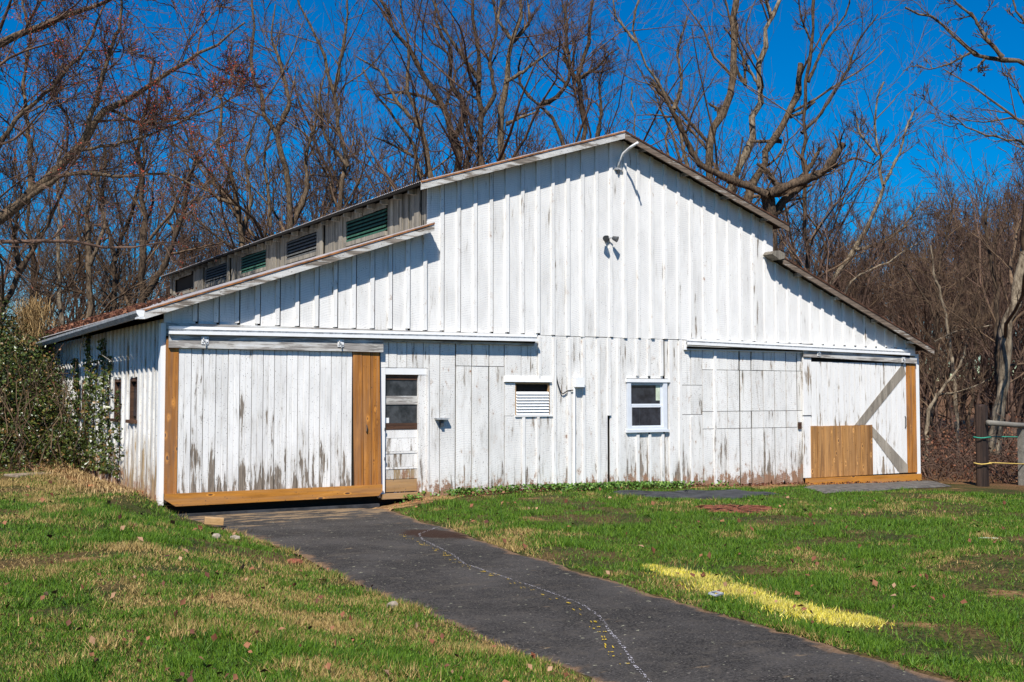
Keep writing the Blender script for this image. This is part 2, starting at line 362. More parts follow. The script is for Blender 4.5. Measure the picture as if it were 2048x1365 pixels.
class MB:
    """collects boxes, prisms and tubes into one mesh"""
    def __init__(self): self.v = []; self.f = []
    def add(self, v, f):
        b = len(self.v); self.v += [tuple(map(float, p)) for p in v]; self.f += [tuple(b + i for i in q) for q in f]; return self
    def box(self, x0, x1, y0, y1, z0, z1):
        v = [(x0, y0, z0), (x1, y0, z0), (x1, y1, z0), (x0, y1, z0), (x0, y0, z1), (x1, y0, z1), (x1, y1, z1), (x0, y1, z1)]
        return self.add(v, [(0, 3, 2, 1), (4, 5, 6, 7), (0, 1, 5, 4), (1, 2, 6, 5), (2, 3, 7, 6), (3, 0, 4, 7)])
    def prism(self, poly, a, b, axis='y'):
        """poly in the plane across the axis: y -> (x,z), x -> (y,z), z -> (x,y)"""
        P = {'y': lambda p, t: (p[0], t, p[1]), 'x': lambda p, t: (t, p[0], p[1]), 'z': lambda p, t: (p[0], p[1], t)}[axis]
        n = len(poly); v = [P(p, a) for p in poly] + [P(p, b) for p in poly]
        f = [tuple(range(n)), tuple(range(2 * n - 1, n - 1, -1))] + [(i, i + n, (i + 1) % n + n, (i + 1) % n) for i in range(n)]
        return self.add(v, f)
    def tube(self, pts, r, k=8, caps=True):
        pts = [Vector(p) for p in pts]; n = len(pts); rr = r if isinstance(r, (list, tuple)) else [r] * n
        v = []; u = None
        for i, p in enumerate(pts):
            t = (pts[min(i + 1, n - 1)] - pts[max(i - 1, 0)]).normalized()
            if u is None: u = t.orthogonal().normalized()
            u = (u - t * u.dot(t)).normalized(); w = t.cross(u)
            v += [p + (u * math.cos(2 * math.pi * j / k) + w * math.sin(2 * math.pi * j / k)) * rr[i] for j in range(k)]
        f = [(i * k + j, i * k + (j + 1) % k, (i + 1) * k + (j + 1) % k, (i + 1) * k + j) for i in range(n - 1) for j in range(k)]
        if caps: f += [tuple(range(k - 1, -1, -1)), tuple(range((n - 1) * k, n * k))]
        return self.add(v, f)
    def build(self, name, mat, parent=None, smooth=False, label=None, fix=True):
        me = bpy.data.meshes.new(name); me.from_pydata(self.v, [], self.f)
        if fix:
            import bmesh
            bm = bmesh.new(); bm.from_mesh(me); bmesh.ops.recalc_face_normals(bm, faces=bm.faces); bm.to_mesh(me); bm.free()
        o = link(name, me, mat, parent, smooth)
        if label: o['label'] = label
        return o

def box(name, mat, parent, x0, x1, y0, y1, z0, z1, label=None):
    return MB().box(x0, x1, y0, y1, z0, z1).build(name, mat, parent, label=label, fix=False)

def big_mesh(name, V, F, mat, smooth=False, parent=None, corner=4):
    """V (n,3), F (m,corner) arrays -> mesh object"""
    me = bpy.data.meshes.new(name); V = np.ascontiguousarray(V, np.float32); F = np.ascontiguousarray(F, np.int32)
    me.vertices.add(len(V)); me.vertices.foreach_set('co', V.ravel())
    me.loops.add(F.size); me.loops.foreach_set('vertex_index', F.ravel())
    me.polygons.add(len(F)); me.polygons.foreach_set('loop_start', np.arange(0, F.size, corner, dtype=np.int32))
    me.polygons.foreach_set('loop_total', np.full(len(F), corner, np.int32))
    me.update(calc_edges=True)
    o = link(name, me, mat, parent)
    if smooth: me.shade_smooth()
    return o

# ------------------------------------------------------------------ terrain and driveway
EDGE_Y = np.array([-60, -20.0, -16.0, -13.4, -12.3, -10.8, -8.84, -7.1, -5.6, -4.3, -2.7, -1.9, -0.3, 60.0])
EDGE_L = np.array([-4.0, -0.9, -0.6, -0.45, -0.4, -0.32, -0.24, -0.05, 0.18, 0.28, 0.28, 0.27, 0.2, 0.2])
EDGE_R = np.array([-1.0, 1.1, 1.3, 1.5, 1.6, 1.68, 1.96, 2.2, 2.55, 2.82, 3.06, 3.25, 3.6, 3.6])
def sstep(a, b, x):
    t = np.clip((x - a) / (b - a), 0, 1); return t * t * (3 - 2 * t)
def drive_z(Y): return -0.13 + 0.12 * sstep(-1.0, -10.0, Y) - 0.05 * sstep(-0.9, -0.2, Y)
def edge_l(Y): return np.interp(Y, EDGE_Y, EDGE_L)
def edge_r(Y): return np.interp(Y, EDGE_Y, EDGE_R)
def terrain(X, Y):
    X = np.asarray(X, float); Y = np.asarray(Y, float)
    zc = drive_z(Y); dl = edge_l(Y) - X; dr = X - edge_r(Y)
    w = 0.7 + 1.3 * sstep(-0.3, -2.5, Y)
    hl = 0.40 - 0.15 * sstep(-1.0, -10.0, Y) + 0.03 * np.clip(Y - 3, 0, 40)
    left = zc + hl * sstep(0.0, 1.0, dl / w)
    lawn = -0.05 - 0.026 * np.clip(X - 7.5, 0, 14)
    right = zc + (lawn - zc) * sstep(0.0, 1.2, dr)
    z = np.where(dl > 0, left, np.where(dr > 0, right, zc - 0.03))
    z = z + 0.02 * np.clip(np.hypot(X, Y) - 60, 0, 400)
    return z + 0.012 * np.sin(X * 2.3 + Y * 1.1) * np.sin(Y * 1.7 - X * 0.6) * np.where((dl > 0) | (dr > 0), 1, 0)


def grid_object(name, xs, ys, zf, mat):
    X, Y = np.meshgrid(xs, ys); Z = zf(X, Y); n, m = X.shape
    V = np.stack([X, Y, Z], -1).reshape(-1, 3); i = np.arange(n * m).reshape(n, m)
    F = np.stack([i[:-1, :-1], i[:-1, 1:], i[1:, 1:], i[1:, :-1]], -1).reshape(-1, 4)
    return big_mesh(name, V, F, mat, True)

xs = np.concatenate([np.linspace(-700, -14, 24)[:-1], np.arange(-14, 26, 0.2), np.linspace(26, 700, 26)])
ys = np.concatenate([np.linspace(-300, -21, 14)[:-1], np.arange(-21, 8, 0.2), np.linspace(8, 900, 40)])
tag(grid_object('ground', xs, ys, terrain, M['soil']), 'rough lawn soil around the white barn', kind='structure')

ty = np.arange(-34, -0.02, 0.09); ncr = 22
rag = np.cumsum(rng.normal(0, 0.012, (2, len(ty))), axis=1); rag -= np.array([np.convolve(r, np.ones(25) / 25, 'same') for r in rag])
eL = edge_l(ty) + rag[0] * 1.4 + rng.normal(0, 0.012, len(ty)) - 0.03; eR = edge_r(ty) + rag[1] * 1.4 + rng.normal(0, 0.012, len(ty)) + 0.02
s = np.linspace(0, 1, ncr)[None, :]
X = eL[:, None] * (1 - s) + eR[:, None] * s; Y = np.repeat(ty[:, None], ncr, 1)
Z = drive_z(Y) + 0.018 * (1 - (2 * s - 1) ** 4) - 0.004
V = np.stack([X, Y, Z], -1).reshape(-1, 3); i = np.arange(len(ty) * ncr).reshape(len(ty), ncr)
F = np.stack([i[:-1, :-1], i[:-1, 1:], i[1:, 1:], i[1:, :-1]], -1).reshape(-1, 4)
dv = big_mesh('driveway', V, F, M['asphalt'], True)
at_ = dv.data.attributes.new('edge', 'FLOAT', 'POINT'); at_.data.foreach_set('value', np.repeat(np.abs(2 * s - 1) ** 8.0, len(ty), 0).astype(np.float32).ravel())
tag(dv, 'narrow worn asphalt drive running up to the sliding door', kind='structure')

def drape(name, poly, mat, lift=0.014, label=None, kind='structure', thick=None, jitter=0.0, cat=None, wave=0.0):
    """a polygon laid on the terrain as a filled fan of rings"""
    P = np.array([p[:2] for p in poly]); n = 40
    d = np.concatenate([[0], np.cumsum(np.hypot(*np.diff(np.vstack([P, P[:1]]), axis=0).T))])
    t = np.linspace(0, d[-1], 4 * n, endpoint=False); Q = np.vstack([P, P[:1]])
    B = np.stack([np.interp(t, d, Q[:, 0]), np.interp(t, d, Q[:, 1])], 1)
    if jitter: B = B + rng.normal(0, jitter, B.shape)
    c = P.mean(0); rings = [c + (B - c) * k for k in (0.02, 0.25, 0.5, 0.75, 0.9, 1.0)]
    XY = np.vstack(rings); z = terrain(XY[:, 0], XY[:, 1]) + lift + wave * np.sin(XY[:, 0] * 5 + 1) * np.sin(XY[:, 1] * 7)
    nb = len(B); z[-nb:] -= lift * 0.8
    V = np.column_stack([XY, z]); F = []
    for r in range(len(rings) - 1):
        for j in range(nb):
            F.append((r * nb + j, r * nb + (j + 1) % nb, (r + 1) * nb + (j + 1) % nb, (r + 1) * nb + j))
    o = big_mesh(name, V, np.array(F), mat, True)
    return tag(o, label, cat, kind=kind)

# ------------------------------------------------------------------ the barn
barn = empty('barn', (0, 0, 0), 'long white board and batten barn with raised clerestory roof and two sliding doors', 'barn')
W0, W1, MX0, MX1, RX, LEN = 0.0, 17.46, 4.60, 12.93, 8.76, 18.0
def roof_z(x):
    if x < MX0: return 3.06 + 0.348 * (x + 0.33)
    if x <= RX: return 6.91 - 0.322 * (RX - x)
    if x <= MX1: return 6.91 - 0.346 * (x - RX)
    return 4.73 - 0.387 * (x - 12.84)
def top_z(x): return roof_z(x) - 0.075

# dark sheet behind the boards in place of the unlit interior, floor to roof
pts = [(W0 + 0.05, -0.3), (W1 - 0.05, -0.42), (W1 - 0.05, top_z(W1) - 0.02), (MX1 + .01, top_z(MX1 + .01) - .02), (MX1 - 0.03, top_z(MX1 - .03) - .02), (RX, top_z(RX) - .02), (MX0 + .03, top_z(MX0 + .03) - .02), (MX0 - .01, top_z(MX0 - .01) - .02), (W0 + 0.05, top_z(0.05) - .02)]
MB().prism(pts, 0.13, 0.16).build('interior_dark_sheet', M['dark'], barn)

def board(x0, x1, z0, z1=None, y=0.0, th=0.024, mat='gable', name='board', rag=0.0, slant=0.0):
    """one upright plank; z1 None follows the roof line"""
    zt = [(x1, z1), (x0, z1)] if z1 is not None else [(x1, top_z(x1 - 1e-4)), (x0, top_z(x0 + 1e-4))]
    if rag:
        n = 7; bot = [(x0 + (x1 - x0) * i / (n - 1), z0 + random.uniform(0, rag) * (random.random() ** 1.5)) for i in range(n)]
    else: bot = [(x0, z0), (x1, z0)]
    poly = bot + [(zt[0][0] + slant, zt[0][1]), (zt[1][0] + slant, zt[1][1])]
    yy = y + random.uniform(-0.003, 0.003) * (2.2 if mat == 'lower' else 1)
    return MB().prism(poly, yy, yy + th).build(name, M[mat], barn)

P0, DP = 1.16, 0.3388
bx = [P0 + DP * k for k in range(-3, 49)]
edges = sorted(set([0.0] + [b for b in bx if 0 < b < W1] + [W1]))
ZS = 2.865
for a, b in zip(edges[:-1], edges[1:]):
    cuts = [a] + [c for c in (MX0, MX1) if a < c < b] + [b]
    for p, q in zip(cuts[:-1], cuts[1:]):
        g0 = (0.048 + 0.016 * float(1 - sstep(2.0, 13.0, p))) if p > 0.2 and abs(p - MX0) > .02 and abs(p - MX1) > .02 else 0.003   # dark gap cut beside each batten to strengthen its shadow line, wider at left
        if q - p > 0.06: board(p + g0, q + (0.012 if q < W1 - .1 and abs(q - MX0) > .02 and abs(q - MX1) > .02 else -0.003), (ZS if p < 13.7 else 2.80) + random.uniform(-.004, .004))
for b in bx:
    if b < 0.1 or b > W1 - 0.04: continue
    if abs(b - MX0) < 0.05 or abs(b - MX1) < 0.05: b += 0.06
    w = random.uniform(0.033, 0.041); z0 = ZS + (0.02 if b < 7 else 0.005) + random.uniform(0, .02)
    if b > 10.4: z0 = 2.90 - 0.008 * (b - 10.4)
    if 6.95 < b < 10.3: z0 = ZS + random.uniform(-.01, .01)
    zt0, zt1 = top_z(b - w) - .004, top_z(b + w) - .004
    MB().prism([(b - w, z0), (b + w, z0), (b + w, zt1), (b - w, zt0)], -0.032 + random.uniform(-.004, .004), 0.0).build('batten', M['batten'], barn)

# lower boards between the doors: (left, right, base) with openings cut out
def zbase(x): return float(terrain(np.array([x]), np.array([-0.02]))[0]) - 0.02
HOLES = [(6.20, 7.19, 1.35, 1.97), (8.98, 10.03, 1.0, 2.07)]
def lower(x0, x1, z1=ZS - 0.006, mat='lower', seams=(), rag=0.10):
    z0 = zbase((x0 + x1) / 2); spans = [(z0, z1)]
    for hx0, hx1, hz0, hz1 in HOLES:
        if x0 < hx1 - 0.01 and x1 > hx0 + 0.01:
            a, b = max(x0, hx0), min(x1, hx1)
            if x0 < hx0 - 0.01: lower_piece(x0, hx0, spans, mat, rag)
            if x1 > hx1 + 0.01: lower_piece(hx1, x1, spans, mat, rag)
            lower_piece(a, b, [(z0, hz0)], mat, rag); lower_piece(a, b, [(hz1, z1)], mat, 0)
            return
    cuts = [z0] + sorted(seams) + [z1]
    for i, (p, q) in enumerate(zip(cuts[:-1], cuts[1:])):
        lower_piece(x0, x1, [(p + (0.006 if i else 0), q - 0.005)], mat, rag if i == 0 else 0)
def lower_piece(x0, x1, spans, mat, rag):
    for p, q in spans: board(x0, x1, p, q, mat=mat, rag=rag, slant=random.uniform(-.003, .003))

for a, b in zip([3.70, 3.86, 4.02, 4.21, 4.53], [3.86, 4.02, 4.21, 4.53, 4.86]):
    g = 0.006
    if a < 4.5: board(a + g, b - g, 2.215, ZS - 0.006, mat='lower')
    else:
        board(a + g, 4.64, 2.215, ZS - 0.006, mat='lower'); lower(4.645, b - g)
ed = [4.86, 5.18, 5.51, 5.87, 6.20]
for a, b in zip(ed[:-1], ed[1:]): lower(a + 0.012, b - 0.012, seams=((2.26,) if a > 5.1 and a < 5.9 else ()))
ed = [6.20, 6.56, 6.92, 7.29, 7.62, 7.96, 8.30]
for a, b in zip(ed[:-1], ed[1:]): lower(a + 0.007, b - 0.007)
lower(8.304, 8.525); lower(8.59, 8.79); lower(8.797, 8.975)
for a, b in ((8.975, 9.24), (9.245, 9.53), (9.575, 9.90), (9.955, 10.03), (10.033, 10.33)): lower(a + .004, b - .004)
lower_piece(8.527, 8.588, [(1.34, ZS - .006)], 'lower', 0)
ed = [10.35, 10.62, 10.93, 11.25, 11.60, 11.94, 12.27, 12.60, 12.93, 13.26, 13.60, 13.78]
for k, (a, b) in enumerate(zip(ed[:-1], ed[1:])):
    g = 0.007 if k < 4 else 0.017
    sm = (1.34, 1.94) if k < 2 else (1.04, 1.40, 2.26)
    lower(a + g * random.uniform(.25, 1.5), b - g * random.uniform(.25, 1.5), z1=2.86, seams=sm, rag=0.16)
for b, z0, z1 in [(6.95, 2.0, 2.85), (7.29, 0, 2.85), (7.62, 0, 2.85), (7.96, 0, 2.85), (8.30, 0, 2.85), (8.79, 0, 2.85), (9.245, 2.12, 2.85), (9.53, 2.12, 2.85), (9.86, 2.12, 2.85), (10.08, 0, 2.85), (10.33, 0, 2.87), (8.56, 1.34, 2.85), (6.6, 0, 1.33), (6.92, 0, 1.33), (9.245, 0, 0.97), (9.54, 0, 0.97), (9.87, 0, 0.97), (10.62, -1, 1.3), (11.25, -1, 2.7)]:
    z0 = zbase(b) + random.uniform(0, .05) if z0 <= 0 else z0; w = random.uniform(.028, .036)
    box('batten', M['batten'], barn, b - w, b + w, -0.030, 0.0, z0, z1 + random.uniform(-.01, 0))
# corner boards
box('corner_board', M['trim'], barn, -0.045, 0.03, -0.026, 0.12, 0.02, 2.86)
box('corner_board', M['trim'], barn, 17.37, 17.50, -0.03, 0.12, -0.45, 2.70)
box('corner_board', M['trim'], barn, 0.0, 0.115, -0.022, -0.003, 2.87, 3.07)
# sill boards across the driveway opening and behind the doors
box('threshold_strip', M['rubber'], barn, 0.2, 3.66, -0.10, -0.03, -0.22, -0.125)
MB().prism([(0.02, -.02), (0.02, -.4), (-0.15, -.4)], 0, 0.1).build('corner_stone', M['stone'], barn)

# track covers above both doors
def hood(x0, x1, z0, z1, y):
    """y = wall side; three long strips: flange, recessed channel, projecting lip"""
    dz0 = z0 - z1
    def strip(name, mat, a, b, y0, y1):
        MB().add([(x0, y0, z0 + a), (x1, y0, z1 + a), (x1, y1, z1 + a), (x0, y1, z0 + a), (x0, y0, z0 + b), (x1, y0, z1 + b), (x1, y1, z1 + b), (x0, y1, z0 + b)],
                 [(0, 3, 2, 1), (4, 5, 6, 7), (0, 1, 5, 4), (1, 2, 6, 5), (2, 3, 7, 6), (3, 0, 4, 7)]).build(name, mat, t)
    t = box('track_cover', M['dark'], barn, x0 + .02, x1 - .02, y + 0.004, y + 0.03, min(z0, z1) + 0.02, min(z0, z1) + 0.06)
    strip('flange', M['metal_white'], 0.085, 0.128, y - 0.03, y)
    strip('channel', M['metal_grey'], 0.047, 0.088, y - 0.015, y + 0.012)
    strip('lip', M['metal_white'], 0.0, 0.05, y - 0.085, y - 0.02)
    return t
hood(0.05, 6.84, 2.685, 2.735, -0.085)
box('track_board', M['header'], barn, 0.03, 6.82, -0.05, -0.004, 2.66, 2.868)
hood(10.45, 17.05, 2.76, 2.665, -0.075)
box('track_board', M['trim'], barn, 10.43, 17.36, -0.05, -0.004, 2.66, 2.81)

# left sliding door
ld = MB().box(0.04, 3.70, -0.06, -0.03, 0.05, 2.55).build('sliding_door', M['dark'], barn, label='left sliding door of worn white planks framed in orange timber')
pe = [0.225, 0.43, 0.62, 0.82, 1.02, 1.21, 1.41, 1.60, 1.79, 2.0, 2.19, 2.39, 2.58, 2.78, 2.97, 3.16]
for a, b in zip(pe[:-1], pe[1:]):
    m = (a + b) / 2; y = -0.098 + random.uniform(-.003, .003); z0, z1 = 0.19 + random.uniform(-.004, .01), 2.47
    prof = [(a + .006, y), (m - .006, y), (m, y + .010), (m + .006, y), (b - .006, y), (b - .006, y + .03), (a + .006, y + .03)]
    MB().prism(prof, z0, z1, 'z').build('plank', M['door'], ld)
def upright(x0, x1, z0, z1, y, mat, parent, name='stile', th=.035, lean=0.0):
    MB().prism([(x0 + lean, z0), (x1 + lean, z0), (x1, z1), (x0, z1)], y, y + th).build(name, M[mat], parent)
upright(0.03, 0.222, 0.20, 2.63, -0.112, 'cedar', ld)
for a, b in ((3.163, 3.33), (3.336, 3.48), (3.486, 3.66)): upright(a + .003, b - .003, 0.20, 2.49, -0.115 + random.uniform(-.006, .004), 'cedar', ld, lean=0.045)
MB().prism([(0.03, 0.2), (0.03, 0.11), (0.2, 0.0), (3.64, 0.012), (3.71, 0.09), (3.71, 0.2)], -0.152, -0.117).build('kick_board', M['cedar_x'], ld)
box('header_board', M['header'], ld, 0.06, 3.71, -0.155, -0.118, 2.475, 2.69)
def hanger(x, z, parent):
    h = MB().box(x - .055, x + .055, -0.168, -0.156, z - .06, z + .06).build('hanger', M['metal_white'], parent)
    MB().tube([(x - .03, -.168, z + .05), (x - .03, -.185, z + .02), (x, -.19, z - .02), (x + .012, -.178, z - .085)], 0.012, 6).build('strap', M['metal_grey'], h)
    for dx, dz in ((-.035, .035), (.035, .035), (-.035, -.03), (.035, -.03)):
        MB().tube([(x + dx, -.168, z + dz), (x + dx, -.177, z + dz)], 0.010, 6).build('bolt', M['metal_dark'], h)
hanger(0.62, 2.60, ld); hanger(2.92, 2.61, ld)
MB().tube([(3.42, -.12, 1.22), (3.42, -.145, 1.2), (3.415, -.145, 1.12), (3.42, -.12, 1.1)], .008, 6).build('latch_handle', M['metal_dark'], ld)

# right sliding door
rd = MB().box(13.80, 17.33, -0.06, -0.03, -0.2, 2.55).build('sliding_door', M['dark'], barn, label='right sliding door of peeling white planks with a brown timber patch')
n = 18; x0, x1 = 13.96, 17.03
for k in range(n):
    a, b = x0 + (x1 - x0) * k / n, x0 + (x1 - x0) * (k + 1) / n; y = -0.098 + random.uniform(-.002, .002)
    prof = [(a + .003, y), (b - .014, y), (b - .005, y + .006), (b - .005, y + .03), (a + .003, y + .03)]
    MB().prism(prof, -0.06, 2.47, 'z').build('plank', M['door_right'], rd)
upright(13.705, 13.95, 1.30, 2.56, -0.118, 'door_right', rd); upright(13.72, 13.94, -0.06, 1.285, -0.10, 'door_right', rd)
for a, b in ((17.035, 17.19), (17.195, 17.335)): upright(a, b, -0.06, 2.455, -0.114 + random.uniform(-.004, .002), 'cedar', rd)
MB().prism([(15.30, 1.07), (15.62, 1.07), (17.01, 2.23), (16.94, 2.42), (16.86, 2.42)], -0.107, -0.099).build('brace', M['brace'], rd)
MB().prism([(15.86, 1.03), (15.86, 0.80), (16.74, -0.055), (17.02, -0.055), (17.02, 0.12)], -0.108, -0.0995).build('brace', M['brace'], rd)
px = np.linspace(13.91, 15.84, 11)
for a, b in zip(px[:-1], px[1:]):
    MB().prism([(a + .006, -.06), (b - .006, -.06), (b - .006, 1.06 + random.uniform(-.006, .006)), (a + .006, 1.06 + random.uniform(-.006, .006))], -0.134 + random.uniform(-.003, .003), -0.11).build('patch_plank', M['cedar_pale'], rd)
MB().prism([(13.71, -0.065), (13.71, -0.255), (17.41, -0.275), (17.41, -0.092)], -0.17, -0.137).build('kick_board', M['cedar_x'], rd)
MB().prism([(13.70, 2.575), (17.34, 2.475), (17.34, 2.60), (13.70, 2.74)], -0.155, -0.118).build('header_board', M['header'], rd)
hanger(14.15, 2.66, rd); hanger(16.87, 2.56, rd)
MB().tube([(16.96, -.1, 1.25), (16.96, -.12, 1.22), (16.96, -.12, 1.0), (16.96, -.1, .98)], .012, 6).build('latch_handle', M['metal_dark'], rd)
ld.location.y = rd.location.y = 0.045
box('door_stop', M['brown'], barn, 13.60, 13.69, -0.03, -0.002, 1.0, 1.15)

# entry door
box('door_jamb', M['trim'], barn, 3.70, 3.80, 0.0, 0.11, -0.03, 2.21)
box('door_jamb', M['lower'], barn, 4.445, 4.60, 0.012, 0.11, 0.02, 2.10)
box('door_casing', M['lower'], barn, 4.605, 4.642, -0.02, 0.03, -0.05, 2.21)
box('door_jamb', M['trim'], barn, 3.80, 4.60, 0.005, 0.11, 2.095, 2.208)
dr = MB().box(3.80, 4.445, 0.085, 0.11, 0.03, 2.09).build('entry_door', M['door'], barn, label='old white panelled entry door with two dark panes beside the left sliding door')
for z0, z1, mat, y in ((2.0, 2.09, 'brown', .05), (1.57, 1.72, 'header', .045), (1.13, 1.245, 'brown', .05), (0.985, 1.13, 'door', .055), (.715, .755, 'door', .05), (.445, .48, 'door', .05)):
    box('rail', M[mat], dr, 3.803, 4.442, y, 0.084, z0, z1)
box('pane', M['dusty'], dr, 3.803, 4.442, 0.062, 0.084, 1.72, 2.0); box('pane', M['dusty'], dr, 3.803, 4.442, 0.062, 0.084, 1.245, 1.57)
box('sticker', M['trim'], dr, 3.81, 3.90, 0.058, 0.0615, 1.25, 1.34)
for z0, z1, mat in ((.755, .985, 'door'), (.48, .715, 'door'), (.27, .445, 'side'), (.05, .268, 'tan')):
    box('panel', M[mat], dr, 3.803, 4.442, 0.058, 0.084, z0 + .004, z1 - .004)
box('door_sill', M['tan'], barn, 3.72, 4.66, -0.10, 0.10, -0.055, 0.03)
MB().tube([(3.795, 0.04, 1.13), (3.795, -.012, 1.13), (3.795, -.012, 1.17)], .012, 6).build('hinge', M['metal_dark'], barn)
MB().tube([(3.795, 0.04, .62), (3.795, -.012, .62), (3.795, -.012, .66)], .012, 6).build('hinge', M['metal_dark'], barn)

# louvred vent
vt = box('vent', M['dark'], barn, 6.43, 7.18, 0.07, 0.09, 1.355, 1.97)
for k in range(8):
    z = 1.365 + k * 0.0545
    MB().prism([(-.030, z + .002), (-.028, z + .012), (0.006, z + .052), (0.03, z + .05), (0.03, z + .012)], 6.452, 7.160, 'x').build('slat', M['metal_white'], vt)
box('side_board', M['lower'], vt, 6.205, 6.425, -0.006, 0.03, 1.355, 1.96)
for a, b, c, d in ((6.425, 6.448, 1.36, 1.96), (7.163, 7.188, 1.36, 1.96), (6.448, 7.163, 1.94, 1.965)): box('frame', M['tan'], vt, a, b, 0.0, 0.05, c, d)
box('sill', M['trim'], vt, 6.42, 7.24, -0.03, 0.03, 1.335, 1.362)
MB().prism([(-.045, 1.985), (-.012, 2.09), (0.0, 2.09), (0.0, 1.975), (-.04, 1.975)], 6.19, 7.21, 'x').build('flashing', M['metal_white'], vt)

# window
wi = box('window', M['dark'], barn, 9.0, 10.0, 0.06, 0.08, 1.02, 2.05)
for a, b, c, d in ((8.985, 9.075, 1.05, 1.99), (9.885, 9.985, 1.05, 1.99), (9.075, 9.885, 1.97, 1.99), (9.075, 9.885, 1.05, 1.095)): box('frame', M['vinyl'], wi, a, b, -0.03, 0.06, c, d)
box('head_casing', M['metal_white'], wi, 8.965, 10.05, -0.045, 0.0, 1.992, 2.06)
box('sill', M['vinyl'], wi, 8.96, 10.01, -0.06, 0.03, 1.0, 1.048)
for z0, z1, y in ((1.53, 1.968, 0.018), (1.098, 1.527, 0.0)):
    s_ = box('pane', M['pane'], wi, 9.12, 9.84, y + .012, y + .018, z0 + .03, z1 - .03)
    for a, b, c, d in ((9.078, 9.118, z0, z1), (9.842, 9.882, z0, z1), (9.118, 9.842, z0, z0 + .034), (9.118, 9.842, z1 - .034, z1)): box('sash', M['vinyl'], wi, a, b, y, y + .03, c, d)
box('sticker', M['paper'], wi, 9.735, 9.835, 0.024, 0.0285, 1.63, 1.93)
box('curtain', M['metal_dark'], wi, 9.30, 9.305, 0.0, 0.01, 1.14, 1.49)

# roofs: corrugated sheets, front rake boards, tails
YF, YB = -0.285, LEN + 0.3
def slope(xa, za, xb, zb, mat, fas='fascia'):
    """roof slope between two long edges at (xa,za) and (xb,zb); deck below a corrugated sheet, rake board at the front"""
    d = math.hypot(xb - xa, zb - za); nx, nz = -(zb - za) / d, (xb - xa) / d
    if nz < 0: nx, nz = -nx, -nz
    deck = MB().prism([(xa, za - .022), (xb, zb - .022), (xb - nx * .03, zb - .022 - nz * .03), (xa - nx * .03, za - .022 - nz * .03)], YF + .02, YB - .05).build('roof', M['dark'], barn)  # dark deck added under the sheets to block light
    ya = np.arange(YF - 0.03, YB, 0.019); w = 0.011 * np.sin(ya * 2 * math.pi / 0.076); m = len(ya); i = np.arange(m - 1)
    V = np.vstack([np.column_stack([np.full_like(ya, x), ya, z + w]) for x, z in ((xa, za), (xb, zb))])
    big_mesh('roof_sheet', V, np.column_stack([i, i + 1, i + 1 + m, i + m]), M[mat], True, deck)
    MB().prism([(xa, za - .018), (xb, zb - .018), (xb, zb - .155), (xa, za - .155)], YF - .012, YF + .018).build('rake_board', M[fas], deck)
    MB().prism([(xa, za + .002), (xb, zb + .002), (xb, zb - .03), (xa, za - .03)], YF - .026, YF + .01).build('rake_trim', M['rust' if fas == 'fascia' else 'rust_dark'], deck)
    # lookouts under the overhang
    L = int(d / 1.15)
    for k in range(L):
        t = (k + .5) / L; x = xa + (xb - xa) * t; z = za + (zb - za) * t
        MB().prism([(x - .035, z - .07), (x + .035, z - .07), (x + .035, z - .14), (x - .035, z - .14)], YF + .02, -0.002).build('lookout', M['fascia'], deck)
    return deck
slope(-0.36, 3.05, MX0 - 0.005, 4.775, 'roof_pale')
slope(4.335, 5.486, RX, 6.91, 'roof_pale')
slope(RX, 6.91, 13.12, 5.40, 'roof_rust', 'fascia_dark')
slope(12.95, 4.69, 17.72, 2.84, 'roof_rust', 'fascia_dark')
rc = MB().prism([(12.60, 4.73), (12.66, 4.80), (12.82, 4.82), (12.98, 4.76), (12.97, 4.66), (12.82, 4.62)], YF - .03, -0.03).build('rake_end_block', M['clerestory'], barn)
MB().tube([(13.42, 0.4, 4.5), (13.72, 0.7, 4.95)], [.05, .045], 8).build('vent_pipe', M['metal_dark'], barn)

# gutter on the left eave
gx = -0.36; prof = [(gx, 3.03), (gx - .005, 2.93), (gx - .075, 2.92), (gx - .12, 2.985), (gx - .125, 3.025), (gx - .115, 3.025), (gx - .11, 2.99), (gx - .07, 2.932), (gx - .012, 2.94), (gx - .008, 3.03)]
gt = MB(); n = len(prof)
for t, y in ((0, -0.28), (1, 12.0)): gt.v += [(p[0], y, p[1] - 0.10 * t) for p in prof]
gt.f = [(i, (i + 1) % n, (i + 1) % n + n, i + n) for i in range(n)]
g_ = gt.build('gutter', M['metal_grey'], barn)
MB().prism([(gx, 3.03), (gx - .005, 2.93), (gx - .075, 2.92), (gx - .12, 2.985), (gx - .125, 3.03)], -0.29, -0.281).build('end_cap', M['metal_white'], g_)
MB().box(gx - .10, gx + .02, -0.287, -0.10, 2.90, 2.925).build('strap', M['metal_white'], g_)

